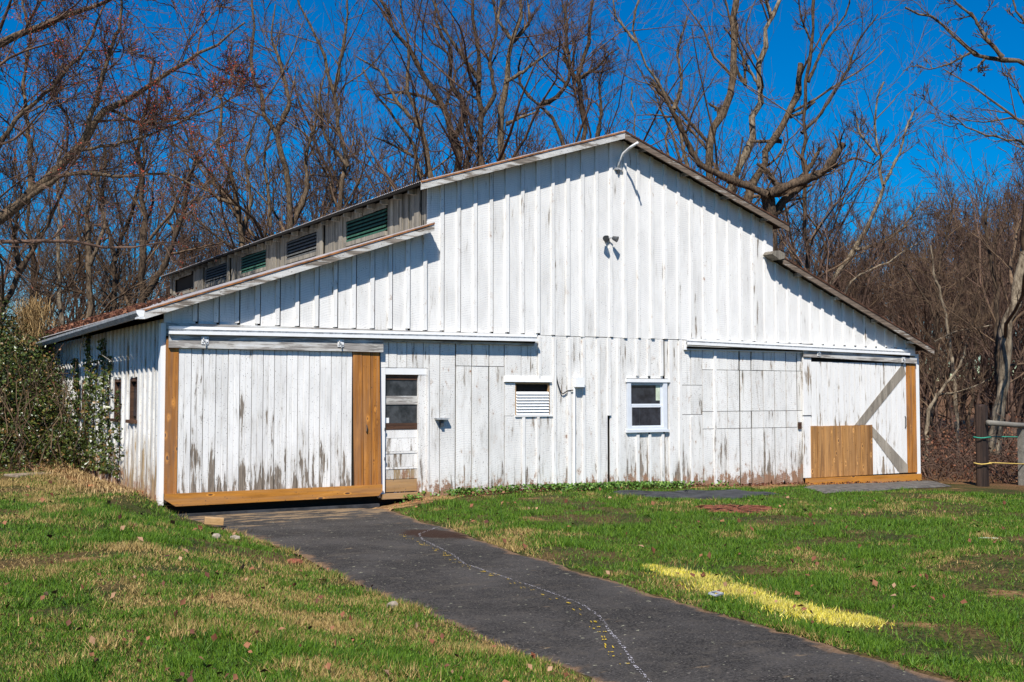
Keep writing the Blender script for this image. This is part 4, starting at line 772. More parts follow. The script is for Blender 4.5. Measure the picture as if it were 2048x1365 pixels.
# ------------------------------------------------------------------ measured positions on the ground and in the trees (metres)
DATA = {'TREES': [('maple',[([[-4.36,13.4,0.09],[-4.12,13.36,2.82],[-3.87,13.29,5.24],[-3.51,13.16,7.69]],0.358,0.262),([[-3.86,13.47,5.26],[-2.3,12.53,5.26],[-1.07,11.8,5.99],[-0.45,11.44,6.6],[0.57,10.83,7.71],[1.13,10.5,8.75],[2.02,9.97,9.31],[3.06,9.36,10.05],[4.0,8.8,10.86]],0.191,0.024),([[-3.52,12.65,7.59],[-2.43,11.84,8.88],[-1.24,10.98,10.11],[-0.44,10.45,10.51],[0.56,9.8,10.86],[1.56,9.13,11.44]],0.179,0.036),([[-1.12,11.33,5.92],[-0.52,10.96,6.46],[0.19,10.52,7.06],[1.32,9.85,6.98],[2.24,9.3,7.06],[3.18,8.75,6.58]],0.083,0.018),([[0.43,10.01,7.54],[0.7,9.72,8.58],[0.91,9.46,9.62],[1.13,9.22,10.43],[1.19,9.02,11.69]],0.083,0.024),([[-0.43,11.64,6.63],[-0.44,11.7,8.0],[-0.62,11.86,9.26],[-0.48,11.82,10.52],[-0.71,12.02,12.05]],0.077,0.024),([[-2.35,11.89,5.18],[-1.47,11.33,7.21],[-0.88,10.96,8.29],[-0.08,10.47,9.13],[0.62,10.04,10.09],[1.0,9.78,11.42]],0.095,0.024),([[1.16,10.66,8.79],[1.85,10.21,8.35],[2.69,9.72,8.48],[3.53,9.25,8.79],[4.18,8.92,9.37]],0.048,0.012),([[-3.5,13.29,7.71],[-2.82,12.82,9.92],[-2.12,12.36,11.39],[-1.42,11.9,12.75]],0.155,0.048),([[0.51,10.49,7.64],[1.24,10.06,7.76],[1.96,9.64,8.0],[2.89,9.11,8.5],[3.72,8.66,9.48]],0.048,0.012)]),('left_a',[([[4.87,23.05,-0.19],[4.87,23.04,5.13],[4.82,22.97,7.01],[4.86,22.87,8.55],[4.52,22.98,10.27],[4.79,22.75,11.64],[5.03,22.5,13.61]],0.218,0.044),([[4.88,23.09,5.13],[5.58,22.59,6.5],[6.05,22.2,8.21],[6.23,22.0,9.58],[6.57,21.72,10.95]],0.159,0.035)]),('left_b',[([[4.08,24.08,-0.29],[4.09,24.08,5.09],[4.15,24.11,6.57],[4.59,23.91,8.16],[5.04,23.73,9.93],[4.88,23.89,11.54]],0.18,0.036),([[4.05,23.6,6.51],[3.6,23.96,8.43],[3.73,23.98,10.36],[3.35,24.28,11.78]],0.098,0.027)]),('left_c',[([[3.07,22.94,-0.36],[3.06,22.95,4.63],[3.05,23.02,6.23],[2.96,23.15,7.92],[3.17,23.1,9.63],[2.86,23.35,11.35]],0.193,0.034),([[2.99,22.68,6.19],[3.49,22.53,7.63],[3.21,22.86,9.08],[3.5,22.83,10.47]],0.095,0.026)]),('left_pale',[([[2.39,24.51,-0.36],[2.37,24.52,4.7],[2.28,24.65,6.34],[2.34,24.69,8.08],[2.17,24.86,9.83],[2.38,24.79,11.06]],0.158,0.035)]),('left_d',[([[-1.0,12.57,0.36],[-0.94,12.53,3.87],[-0.55,12.25,4.77],[-0.21,12.0,5.42],[-0.02,11.86,5.96],[0.32,11.61,6.74],[0.51,11.45,7.64]],0.138,0.025),([[-0.52,12.52,4.79],[-0.66,12.46,5.81],[-0.54,12.25,6.76],[-0.72,12.23,7.71]],0.074,0.019)]),('left_e',[([[1.78,27.21,-0.36],[1.79,27.2,4.76],[1.83,27.18,6.56],[1.57,27.33,8.38],[1.85,27.17,10.2],[1.66,27.28,12.02]],0.145,0.037)]),('behind_a',[([[9.13,25.16,-0.24],[9.08,25.18,7.89],[8.81,25.32,10.12],[8.23,25.66,11.36],[8.37,25.57,13.18],[8.03,25.76,14.43]],0.239,0.039),([[8.86,24.97,9.12],[8.17,25.37,9.4],[7.51,25.73,10.06],[6.84,26.08,11.09]],0.097,0.029),([[9.18,25.48,7.93],[9.47,25.23,9.4],[9.19,25.31,11.11],[9.56,25.01,12.73]],0.117,0.029)]),('behind_b',[([[11.02,25.2,-0.3],[11.0,25.2,8.56],[10.88,25.18,10.79],[10.47,25.37,12.14],[10.04,25.59,13.21],[9.5,25.83,14.96],[9.72,25.64,16.61],[9.52,25.7,17.97]],0.267,0.05),([[10.58,25.68,12.22],[11.07,25.37,13.5],[10.8,25.51,14.77],[10.36,25.75,16.25],[10.51,25.65,17.54]],0.129,0.03),([[11.23,25.41,8.61],[11.69,25.04,9.87],[11.61,24.98,11.41],[11.94,24.68,12.77],[11.81,24.65,14.22]],0.139,0.03),([[10.32,25.39,8.44],[10.26,25.54,9.81],[10.11,25.75,11.3],[10.47,25.68,12.99]],0.099,0.03)]),('behind_c',[([[13.03,25.15,-0.35],[13.08,25.12,9.31],[13.41,24.93,11.1],[12.89,25.24,13.01],[12.92,25.22,14.21],[12.44,25.51,16.23],[11.75,25.92,17.44],[11.48,26.08,18.45]],0.216,0.041),([[12.92,25.22,14.21],[13.17,24.95,15.99],[13.29,24.76,17.47],[13.18,24.75,18.56]],0.102,0.03),([[13.22,24.47,11.0],[12.42,25.11,12.32],[12.3,25.37,13.96],[12.59,25.34,15.2]],0.102,0.03)]),('behind_d',[([[16.5,24.25,-0.44],[16.47,24.26,10.77],[16.27,24.34,11.63],[15.56,24.69,13.13],[14.74,25.13,14.28],[14.22,25.38,15.43]],0.186,0.042),([[16.44,24.69,11.71],[15.56,25.19,12.29],[14.81,25.62,12.65]],0.083,0.031)]),('behind_e',[([[15.99,22.21,-0.42],[15.94,22.25,10.46],[15.56,22.58,12.48],[15.16,22.89,13.82],[15.12,22.96,14.81],[15.26,22.96,16.37],[14.8,23.28,17.37],[14.93,23.25,18.38]],0.223,0.04),([[15.47,22.41,12.44],[14.69,23.0,13.51],[14.21,23.44,14.8],[13.34,24.03,15.44]],0.109,0.03)]),('behind_f',[([[17.38,22.56,-0.45],[17.35,22.58,10.93],[17.17,22.69,12.35],[16.69,22.99,13.63],[16.2,23.28,14.77],[15.6,23.65,15.98],[14.99,24.02,16.98],[14.38,24.39,18.06],[14.08,24.58,18.92]],0.341,0.061),([[17.04,22.46,12.29],[17.49,22.26,13.43],[16.92,22.68,14.58],[17.01,22.71,15.88],[16.44,23.14,17.19],[16.53,23.17,18.51]],0.152,0.041),([[16.76,23.13,13.67],[16.04,23.58,14.1],[15.32,24.02,14.25],[14.47,24.52,14.1]],0.102,0.03),([[17.51,22.44,10.93],[17.71,22.22,12.18],[17.31,22.36,13.43],[17.64,22.09,14.4]],0.122,0.041)]),('behind_g',[([[17.17,20.35,-0.44],[17.15,20.37,10.67],[17.05,20.46,12.57],[17.08,20.46,14.07],[17.0,20.53,15.51],[16.78,20.69,17.02],[16.84,20.67,17.99]],0.283,0.058),([[16.87,20.08,13.95],[16.4,20.4,14.84],[15.73,20.86,16.01],[15.3,21.19,17.46]],0.117,0.039),([[17.1,20.55,12.6],[17.66,20.19,13.54],[17.41,20.29,14.9],[17.68,20.08,16.25],[17.49,20.15,17.61]],0.117,0.039)]),('behind_h',[([[18.35,20.81,-0.49],[18.35,20.82,11.15],[18.31,20.89,12.82],[18.51,20.83,14.37],[18.77,20.73,15.99],[19.03,20.62,17.4],[19.16,20.57,18.4]],0.312,0.07),([[18.31,20.48,14.25],[18.89,20.12,14.66],[19.58,19.69,15.28],[20.28,19.26,15.83]],0.099,0.03),([[18.61,21.0,12.67],[19.09,20.71,12.95],[19.79,20.28,13.23]],0.099,0.03),([[18.81,20.79,16.01],[18.29,21.13,16.93],[18.48,21.05,18.21]],0.099,0.03),([[18.93,20.98,16.08],[19.57,20.71,16.96],[19.53,20.91,18.36]],0.099,0.03)]),('behind_i',[([[21.17,20.29,-0.55],[21.14,20.32,11.99],[20.91,20.48,13.06],[20.14,20.96,13.63],[19.54,21.33,14.28],[19.37,21.45,14.85],[19.44,21.43,15.71],[19.87,21.19,16.65]],0.205,0.041),([[20.28,21.19,13.7],[21.05,20.69,14.12],[21.38,20.41,15.03],[21.21,20.4,16.08],[21.03,20.39,17.33],[21.16,20.2,18.45]],0.122,0.03)]),('behind_j',[([[22.26,20.8,-0.56],[22.25,20.82,12.43],[22.14,20.91,13.89],[22.1,20.97,14.91],[22.43,20.81,16.6],[22.7,20.68,18.08],[22.84,20.63,19.11]],0.279,0.062),([[22.26,21.21,15.0],[21.76,21.49,15.94],[21.87,21.39,17.4],[21.6,21.51,18.64]],0.114,0.031),([[22.16,20.93,15.06],[22.84,20.52,15.57],[23.33,20.23,16.22]],0.104,0.031),([[23.0,20.9,12.47],[23.16,20.74,13.77],[23.01,20.77,15.0],[23.36,20.5,16.3]],0.104,0.031)]),('behind_k',[([[22.83,14.65,-0.56],[22.76,14.69,10.78],[22.32,14.93,12.46],[21.55,15.38,13.81],[21.11,15.63,14.98],[21.0,15.69,15.63],[21.27,15.51,16.87]],0.145,0.037),([[20.83,15.26,14.84],[20.17,15.63,15.8],[20.05,15.68,16.7]],0.065,0.028),([[22.42,15.05,12.49],[22.76,14.95,13.43],[22.68,15.15,14.78],[23.11,15.05,16.14]],0.083,0.028)]),('snag_pale',[([[24.84,20.43,-0.57],[24.82,20.45,12.81],[24.73,20.56,14.01],[24.7,20.62,14.98]],0.083,0.032)]),('right_h',[([[24.81,15.8,-0.56],[24.8,15.8,10.15],[24.72,15.82,11.69],[25.13,15.56,12.42],[25.54,15.29,13.55],[25.54,15.26,15.26],[25.71,15.13,16.89],[25.77,15.07,17.95]],0.272,0.117),([[25.49,15.96,12.71],[25.4,15.98,13.11],[25.11,16.13,13.28]],0.097,0.049),([[25.81,15.57,14.97],[26.35,15.35,13.92],[26.14,15.34,15.37],[25.47,15.65,16.34]],0.078,0.039),([[24.68,15.77,11.67],[23.79,16.17,12.7],[23.04,16.5,13.65],[22.6,16.71,14.12]],0.087,0.039)]),('right_i',[([[26.69,17.0,-0.57],[26.77,16.96,10.03],[27.32,16.69,11.56],[27.65,16.54,12.59],[27.98,16.39,13.97],[28.16,16.37,15.96],[28.53,16.2,17.45],[28.93,16.0,18.32]],0.296,0.091),([[28.59,16.25,17.47],[28.32,16.33,18.31],[28.37,16.25,18.81]],0.102,0.061),([[27.91,16.31,14.45],[27.21,16.63,15.8],[26.97,16.72,16.72]],0.071,0.03)]),('right_j',[([[26.63,15.87,-0.56],[26.72,15.82,9.35],[27.3,15.47,11.01],[27.66,15.26,12.0],[28.09,15.0,12.83],[28.53,14.74,13.67],[28.65,14.67,15.09]],0.245,0.139),([[28.28,14.95,12.93],[28.69,14.69,13.09],[29.13,14.38,13.54]],0.089,0.05),([[28.21,15.36,12.0],[27.14,16.0,12.0]],0.099,0.06)]),('right_k',[([[24.7,12.37,-0.56],[24.69,12.37,8.22],[24.61,12.42,9.05]],0.345,0.272),([[24.3,12.09,8.97],[23.83,12.34,9.19],[23.3,12.62,9.41],[22.58,13.01,9.77],[22.05,13.28,10.06],[21.82,13.34,10.64],[21.45,13.45,11.37],[20.79,13.67,12.6],[20.38,13.86,12.96]],0.172,0.063),([[24.45,12.16,9.03],[25.34,11.62,9.44],[26.16,11.11,9.81],[26.47,10.9,10.33],[26.72,10.73,10.85]],0.235,0.136),([[25.88,12.16,9.58],[26.39,11.93,10.28],[26.7,11.81,10.91]],0.136,0.063),([[25.04,12.14,9.2],[24.53,12.44,10.02],[24.27,12.59,10.18]],0.127,0.054),([[24.91,12.44,8.25],[25.27,12.28,8.86],[25.96,11.93,9.48]],0.199,0.127),([[26.29,11.23,9.85],[27.28,10.68,10.38],[27.85,10.33,10.15]],0.054,0.027)]),('right_l',[([[27.32,13.14,-0.57],[27.3,13.15,9.8],[27.2,13.2,10.28],[27.17,13.2,11.78],[27.38,13.05,13.77],[27.49,12.97,15.36],[27.56,12.92,16.32],[27.6,12.88,17.28]],0.128,0.057),([[27.26,13.28,11.81],[27.9,12.94,12.53],[28.43,12.69,13.43],[28.96,12.43,14.4],[29.2,12.34,15.22],[30.03,11.93,16.54]],0.085,0.028),([[27.41,13.08,13.78],[28.09,12.76,15.4],[28.83,12.38,16.54],[29.0,12.32,17.36]],0.076,0.028),([[27.68,13.15,15.44],[27.31,13.26,16.21],[27.1,13.26,17.14]],0.057,0.028)]),('right_n',[([[30.86,15.69,-0.56],[30.93,15.64,5.9],[31.42,15.29,6.93],[31.92,14.95,7.78],[32.47,14.55,9.06],[32.88,14.23,10.51],[32.55,14.33,12.22],[32.48,14.31,13.42],[32.78,14.06,14.78]],0.186,0.042),([[32.77,14.13,10.49],[33.3,13.71,11.84],[33.48,13.52,12.86],[33.81,13.25,13.7]],0.083,0.031),([[32.61,14.29,11.7],[31.88,14.61,12.63],[31.67,14.62,13.55]],0.073,0.031),([[31.76,14.81,7.76],[32.65,14.29,8.01],[33.47,13.82,8.62],[34.25,13.39,9.82]],0.083,0.031)]),('right_n2',[([[29.92,13.9,-0.57],[30.07,13.83,6.06],[31.01,13.29,6.8],[31.88,12.8,7.29],[32.82,12.26,7.96]],0.089,0.03)]),('right_p',[([[21.93,1.21,0.18],[21.91,1.21,0.82],[22.01,1.14,1.64],[22.13,1.06,2.23],[22.2,0.99,3.53],[22.44,0.83,4.62],[22.61,0.72,5.33],[22.92,0.51,6.54],[23.11,0.37,7.91],[23.22,0.27,10.11]],0.199,0.093)]),('right_p2',[([[24.68,3.07,-0.56],[24.68,3.07,0.73],[24.64,3.06,2.52],[24.62,3.05,3.84],[24.7,3.0,4.44],[24.58,3.06,5.22],[24.38,3.16,6.12],[24.43,3.11,7.32]],0.122,0.036)]),('right_q',[([[23.68,4.83,-0.56],[23.68,4.82,0.64],[23.74,4.78,1.32],[24.17,4.52,2.05],[24.55,4.29,2.55],[24.74,4.17,3.28]],0.092,0.03),([[24.06,4.81,1.75],[24.6,4.49,1.81],[25.25,4.12,2.06],[25.59,3.94,2.3]],0.038,0.015)]),('right_q2',[([[26.17,5.66,-0.57],[26.17,5.67,0.51],[26.19,5.73,1.94],[26.15,5.82,3.25],[26.05,5.95,4.57],[25.82,6.14,5.56],[25.76,6.22,6.56]],0.089,0.032),([[25.5,5.92,3.44],[26.08,5.6,3.76],[27.1,5.0,3.96]],0.04,0.016)]),('right_r',[([[27.09,7.45,-0.56],[27.11,7.44,0.58],[27.23,7.34,1.96],[27.32,7.26,3.61],[27.17,7.32,4.71],[26.82,7.52,5.19],[26.29,7.82,6.23]],0.094,0.034),([[27.48,7.59,3.55],[27.63,7.44,4.39],[27.52,7.41,5.77],[27.76,7.16,7.15],[27.95,6.94,8.54]],0.059,0.025)]),('overhang',[([[19.52,-5.5,0.23],[19.56,-5.38,3.69],[19.58,-5.26,6.81]],0.305,0.203),([[19.39,-5.42,5.42],[18.29,-4.65,7.2],[17.3,-4.0,8.2],[16.62,-3.57,8.57],[16.23,-3.33,8.74],[15.9,-3.14,8.69],[15.65,-2.98,8.82],[15.45,-2.84,9.22],[15.1,-2.61,9.49],[14.55,-2.26,9.81]],0.122,0.02),([[16.1,-3.42,8.69],[15.91,-3.32,8.95],[15.8,-3.26,9.07],[15.68,-3.2,9.31],[15.55,-3.13,9.57],[15.28,-2.98,9.78],[15.05,-2.86,10.09]],0.056,0.02),([[15.74,-3.25,8.64],[15.63,-3.17,8.48],[15.66,-3.18,8.41],[15.9,-3.32,8.43]],0.03,0.01),([[15.1,-3.39,8.63],[14.74,-3.19,8.41],[14.4,-2.98,8.29],[14.14,-2.82,8.39]],0.03,0.01),([[19.36,-5.43,5.42],[17.8,-4.4,6.46],[17.02,-3.92,6.67],[16.49,-3.59,6.88],[16.13,-3.36,7.04],[15.73,-3.12,7.1],[15.24,-2.78,7.52]],0.061,0.015),([[16.51,-4.26,6.55],[16.1,-4.01,7.37],[15.9,-3.88,7.88],[15.7,-3.75,8.39]],0.03,0.01),([[17.15,-4.1,8.16],[16.58,-3.73,9.26],[16.33,-3.57,9.68],[16.26,-3.51,10.32]],0.051,0.015)])],'white_line': [[2.891,-3.826,-0.131],[2.562,-4.232,-0.125],[2.153,-4.698,-0.116],[1.888,-5.35,-0.103],[1.724,-6.0,-0.09],[1.503,-6.861,-0.074],[1.234,-7.645,-0.06],[1.168,-8.233,-0.052],[1.104,-8.755,-0.046],[1.048,-9.35,-0.042],[0.986,-9.811,-0.04],[0.921,-10.247,-0.04],[0.748,-10.74,-0.04],[0.472,-11.268,-0.04],[0.284,-11.674,-0.04],[0.096,-12.011,-0.04],[-0.036,-12.281,-0.04],[-0.146,-12.523,-0.04]],'yellow_line': [[1.932,-4.683,-0.116],[1.828,-5.033,-0.109],[1.736,-5.438,-0.101],[1.671,-5.776,-0.094],[1.619,-6.104,-0.088],[1.493,-6.64,-0.078],[1.286,-7.215,-0.067],[1.191,-7.616,-0.061],[1.114,-8.077,-0.054],[1.079,-8.631,-0.047],[1.003,-9.034,-0.044],[0.923,-9.425,-0.041],[0.91,-9.652,-0.041],[0.866,-9.956,-0.04],[0.833,-10.195,-0.04],[0.595,-10.825,-0.04],[0.4,-11.264,-0.04],[0.116,-11.779,-0.04],[-0.017,-12.099,-0.04]],'yellow_grass': [[2.817,-8.682,-0.043],[2.851,-9.214,-0.041],[2.657,-9.882,-0.036],[2.549,-10.467,-0.044],[2.397,-10.993,-0.033],[2.307,-11.419,-0.024],[2.411,-11.687,-0.032],[2.579,-11.795,-0.042]],'crack': [[-0.152,-9.996,-0.04],[-0.028,-9.975,-0.04],[0.13,-10.069,-0.04],[0.299,-10.05,-0.04],[0.406,-10.138,-0.04],[0.599,-10.105,-0.04],[0.747,-10.168,-0.04],[0.953,-10.164,-0.04]],'mat': [[8.003,-0.831,-0.064],[7.633,-1.615,-0.053],[7.893,-2.145,-0.059],[8.544,-2.711,-0.08],[9.225,-2.845,-0.102],[11.008,-2.111,-0.148],[10.801,-1.234,-0.127],[9.729,-1.017,-0.116],[8.539,-1.31,-0.071]],'plank': [[12.95,-0.776,-0.189],[11.991,-2.306,-0.168],[14.015,-1.869,-0.229],[16.977,-1.312,-0.297],[17.883,-0.118,-0.322],[16.658,-0.135,-0.284]],'red': [[7.367,-3.92,-0.049],[7.187,-4.665,-0.054],[7.422,-5.182,-0.043],[8.471,-4.75,-0.082],[8.602,-4.136,-0.077],[8.003,-3.968,-0.053]],'items': {'block': [0.201,-2.167,-0.13],'brick': [1.252,6.203,-0.21],'stone1': [-0.46,-4.558,0.012],'stone2': [-0.071,-4.044,-0.075],'rock_pile': [-0.171,-6.466,-0.052],'slab': [-0.852,7.649,0.361],'stone3': [-0.47,-9.558,-0.001],'brick2': [1.126,7.84,-0.21],'paper': [8.091,-8.788,-0.07],'chalk': [2.099,-10.538,-0.018]},'post': [18.0,-1.33,-0.36],'post_top': [17.92,-1.43,1.5],'post2': [19.2,-1.5,-0.27],'rail': [[17.92,-1.55,1.12],[19.7,-1.56,1.01]],'rope': [[17.87,-1.64,0.78]],'yrope': [[17.86,-1.63,0.19]],'depth': 25.672661030541885,'ivy': [[-1.36,8.47,1.64,1.5,1.25],[-0.81,7.33,1.12,0.9,0.75],[-0.35,6.24,0.74,0.5,0.45],[-2.04,8.52,1.64,1.6,1.4],[-0.6,10.58,2.51,1.1,0.9],[-0.3,9.23,1.97,0.5,0.8],[-1.3,12.16,2.96,1.6,1.2],[-1.53,6.82,0.69,1.2,0.5],[-0.34,7.86,1.32,0.45,0.7]],'straw': [-0.34,10.42,3.39],'weeds': [[5.387,0.6,-0.054],[6.146,0.348,-0.051],[7.218,0.757,-0.049],[7.917,0.943,-0.061],[8.804,1.366,-0.084],[9.042,0.993,-0.089],[9.597,0.719,-0.114],[9.815,0.175,-0.116],[10.736,0.036,-0.134],[4.206,0.244,-0.109]],'fill': [(4.44,26.78,0.65,'slim young tree rising behind the leaf drift on the low roof'),(8.47,29.04,0.7,'slim young tree above the open black louvre at the far end'),(13.58,28.32,0.88,'slim young tree above the dark louvre nearest the gable'),(22.48,24.17,0.81,'slim young tree halfway up the left slope of the upper roof'),(1.47,25.06,0.65,'slim young tree behind the ivy near the left frame edge'),(3.23,28.67,0.76,'slim young tree behind the straw clump'),(7.87,32.89,0.78,'slim young tree just left of the clerestory end board'),(12.47,31.31,0.67,'slim young tree above the far green louvre'),(16.65,29.98,0.86,'slim young tree above the near green louvre'),(18.34,26.64,0.66,'slim young tree over the left corner of the upper roof'),(24.27,21.94,0.75,'slim young tree directly left of the ridge'),(27.32,21.29,0.79,'slim young tree directly right of the conduit arm'),(35.59,18.68,0.76,'slim young tree behind the slanting pale-limbed tree'),(33.28,10.74,0.81,'slim young tree above the fence in the brown wood')],'wood': [[64.12,30.3,0.92],[54.91,25.72,0.84],[50.84,38.87,0.81],[54.58,33.54,0.89],[54.16,29.22,0.71],[45.48,17.7,0.72],[61.98,30.64,0.86],[41.8,16.37,0.86],[40.01,13.55,0.88],[54.65,25.33,1.0],[53.03,29.32,0.97],[49.74,34.83,0.82],[34.37,13.12,0.74],[53.65,33.31,0.78],[44.33,19.52,0.83],[32.36,16.13,0.74],[52.54,21.85,1.03],[51.6,33.76,0.74],[57.72,21.1,1.02],[63.15,24.39,1.12],[36.43,22.87,0.61],[33.46,17.21,0.78],[35.26,20.2,0.7],[66.46,29.24,1.1],[43.65,26.23,0.84],[44.66,31.17,0.77],[53.15,25.7,0.93],[48.65,23.66,0.73],[33.71,12.35,0.69],[55.3,28.57,0.85],[40.26,27.53,0.68],[46.45,17.77,0.82],[48.92,16.49,0.86],[43.81,23.4,0.64],[59.61,31.67,0.94],[63.97,30.05,1.11],[60.03,27.27,1.06],[42.47,24.25,0.71],[45.13,26.46,0.73],[50.97,23.43,0.74],[42.37,20.26,0.81],[30.72,16.52,0.67],[50.02,27.39,0.76],[53.47,35.73,0.78],[35.0,19.55,0.66],[43.59,25.9,0.9],[38.73,23.56,0.79],[68.15,29.52,0.93],[58.33,30.91,0.76],[36.69,13.21,0.81],[54.42,19.52,0.81],[37.88,24.09,0.84],[47.4,29.11,0.78],[48.79,29.67,0.75],[52.24,30.05,0.83],[51.37,20.41,0.8],[56.41,31.73,0.9],[31.86,4.81,0.75],[56.58,24.32,0.96],[60.46,29.45,1.01],[49.25,23.62,0.88],[48.82,28.27,0.84],[50.2,19.57,0.75],[57.67,30.4,0.95],[45.17,18.63,0.78],[34.04,9.34,0.84],[66.88,28.89,0.91],[51.05,35.74,0.83],[39.76,21.47,0.78],[41.27,25.19,0.81],[30.49,6.8,0.79],[43.69,21.51,0.78],[53.84,33.8,0.76],[35.93,13.35,0.75],[64.93,27.03,0.9],[60.22,30.21,0.84],[51.53,28.41,0.91],[50.01,26.31,0.88],[48.81,27.57,0.83],[49.93,21.07,0.82],[57.58,32.92,0.78],[25.05,10.04,0.69],[43.97,12.08,0.82],[44.93,27.77,0.78],[40.85,12.59,0.92],[55.0,30.07,0.97],[52.66,18.89,0.97],[37.0,13.89,0.73],[66.18,27.28,0.88],[43.24,16.85,0.71],[49.03,33.13,0.99],[43.23,19.46,0.78],[59.47,25.01,0.83],[52.15,34.08,0.85],[57.48,27.4,0.97],[51.57,21.53,0.81],[54.8,37.25,0.72],[61.07,29.25,0.87],[37.2,23.76,0.69],[43.82,21.07,0.9],[52.33,36.87,0.72],[47.1,14.84,0.96],[37.88,25.48,0.8],[57.81,28.33,0.81],[48.49,26.2,0.66],[48.72,17.65,0.81],[46.68,28.8,0.66],[37.0,19.5,0.64],[53.02,22.62,1.02],[42.58,15.72,0.76],[-10.1,43.09,0.91],[9.08,33.32,0.76],[15.14,50.54,0.6],[1.11,52.64,0.85],[6.54,45.45,1.01],[-13.11,67.49,1.12],[5.61,40.85,0.71],[6.56,31.97,0.87],[13.22,37.46,1.05],[3.34,55.22,0.62],[-10.42,58.3,0.73],[0.12,32.09,1.03],[-1.15,31.89,1.12],[10.34,34.91,0.67],[14.94,45.28,0.95],[-6.13,49.61,1.14],[5.02,29.08,0.59],[9.9,46.56,0.93],[9.23,33.18,0.77],[2.98,39.37,0.71],[-2.85,35.78,0.67],[9.56,36.24,0.75],[17.74,46.95,0.68],[1.76,43.86,0.89],[5.09,44.99,0.96],[-2.96,38.81,0.94],[-0.67,31.87,0.58],[1.94,52.85,0.77],[6.65,39.64,0.67],[-0.57,35.49,1.06],[-8.22,47.56,0.71],[12.15,44.27,0.78],[6.55,37.97,0.89],[8.92,42.27,1.09],[9.95,25.11,0.78],[-11.43,48.03,1.03],[10.21,41.18,0.6],[12.62,41.16,0.73],[27.93,22.1,0.86],[28.13,22.19,0.83],[30.89,40.66,1.1],[13.99,37.56,1.17],[20.46,31.26,0.75],[26.46,49.98,0.78],[35.14,44.16,1.17],[23.91,42.95,0.82],[24.84,30.74,1.28],[42.18,35.48,0.98],[43.79,41.12,0.97],[24.08,28.13,0.81],[26.88,23.37,1.11],[19.44,46.24,1.2],[37.61,26.95,0.98],[27.93,42.29,1.22],[16.32,37.68,0.78],[23.52,45.76,1.31],[32.62,20.19,0.99],[37.9,30.26,0.96],[41.44,39.03,0.84],[23.7,27.9,0.86],[25.45,30.06,1.23],[20.7,30.73,1.13],[17.1,29.39,1.35],[16.07,31.97,1.04],[17.32,51.15,0.8],[19.85,54.99,1.06],[46.45,37.03,1.19],[16.87,47.01,0.79],[17.96,52.43,0.93],[35.0,32.74,1.22],[38.74,43.92,1.03],[42.85,36.9,1.1],[27.26,34.35,1.14],[19.43,39.29,1.14],[19.77,32.35,0.81],[42.3,38.86,1.25],[35.09,34.96,0.78],[37.57,29.51,1.16],[20.36,48.02,0.84],[43.93,32.89,1.07],[27.99,27.84,1.05],[15.2,36.98,0.92],[18.42,39.19,0.79],[14.2,39.19,1.34],[32.85,30.94,0.87],[17.32,39.86,1.14],[35.96,30.13,1.26],[42.06,38.21,0.95],[22.74,28.87,1.1],[15.76,42.4,0.85]]}


# ------------------------------------------------------------------ fence, mats, small things by the barn
px_, py_, pz_ = DATA['post']
fe = empty('fence', (px_, py_, pz_), 'short fence with a thick dark post and a grey rail right of the barn', 'fence')
def fpart(name, pts, r, mat, k=10, label=None):
    m = MB(); m.tube([(p[0] - px_, p[1] - py_, p[2] - pz_) for p in pts], r, k); return m.build(name, M[mat], fe, True, label)
m = MB(); m.tube([(0, 0, -.2), (.004, .0, .4), (-.004, .01, 1.0), (.006, 0, 1.5), (0, 0, 1.80), (0, 0, 1.86)], [.165, .158, .16, .155, .157, .130], 12)
for i_, (x_, y_, z_) in enumerate(m.v):
    k_ = 1 + .07 * math.sin((i_ % 12) * 2.1) + .05 * math.sin((i_ % 12) * 5.3 + z_); q_ = max(abs(x_), abs(y_)) + .35 * min(abs(x_), abs(y_)); m.v[i_] = (x_ * k_ * .155 / (q_ + .02), y_ * k_ * .155 / (q_ + .02), z_ + (.03 * math.sin(i_ * 1.7) if z_ > 1.7 else 0))
m.build('post', M['post'], fe, label='thick dark rough post')
x2, y2, z2 = DATA['post2']
m = MB(); m.prism([(x2 - px_ - .07, y2 - py_ - .07), (x2 - px_ + .07, y2 - py_ - .07), (x2 - px_ + .07, y2 - py_ + .07), (x2 - px_ - .07, y2 - py_ + .07)], -.2, 1.40, 'z'); m.build('post', M['railwood'], fe, label='thin grey post')
r0, r1 = DATA['rail']
fpart('rail', [r0, [(r0[0] + r1[0]) / 2, (r0[1] + r1[1]) / 2, (r0[2] + r1[2]) / 2 - .01], r1], .062, 'railwood')
for key, mat in (('rope', 'rope_green'), ('yrope', 'rope_yellow')):
    q = DATA[key][0]; c = (px_, py_, q[2])
    ring = [(c[0] + .19 * math.cos(a), c[1] + .19 * math.sin(a), c[2] + .01 * math.sin(3 * a)) for a in np.linspace(2.5, 6.9, 12)]
    ring += [(x2 - .3 * (key == 'rope'), y2 - .1, c[2] - .04 * (key == 'yrope') + .0)]
    fpart('rope', ring, .014, mat, 6)

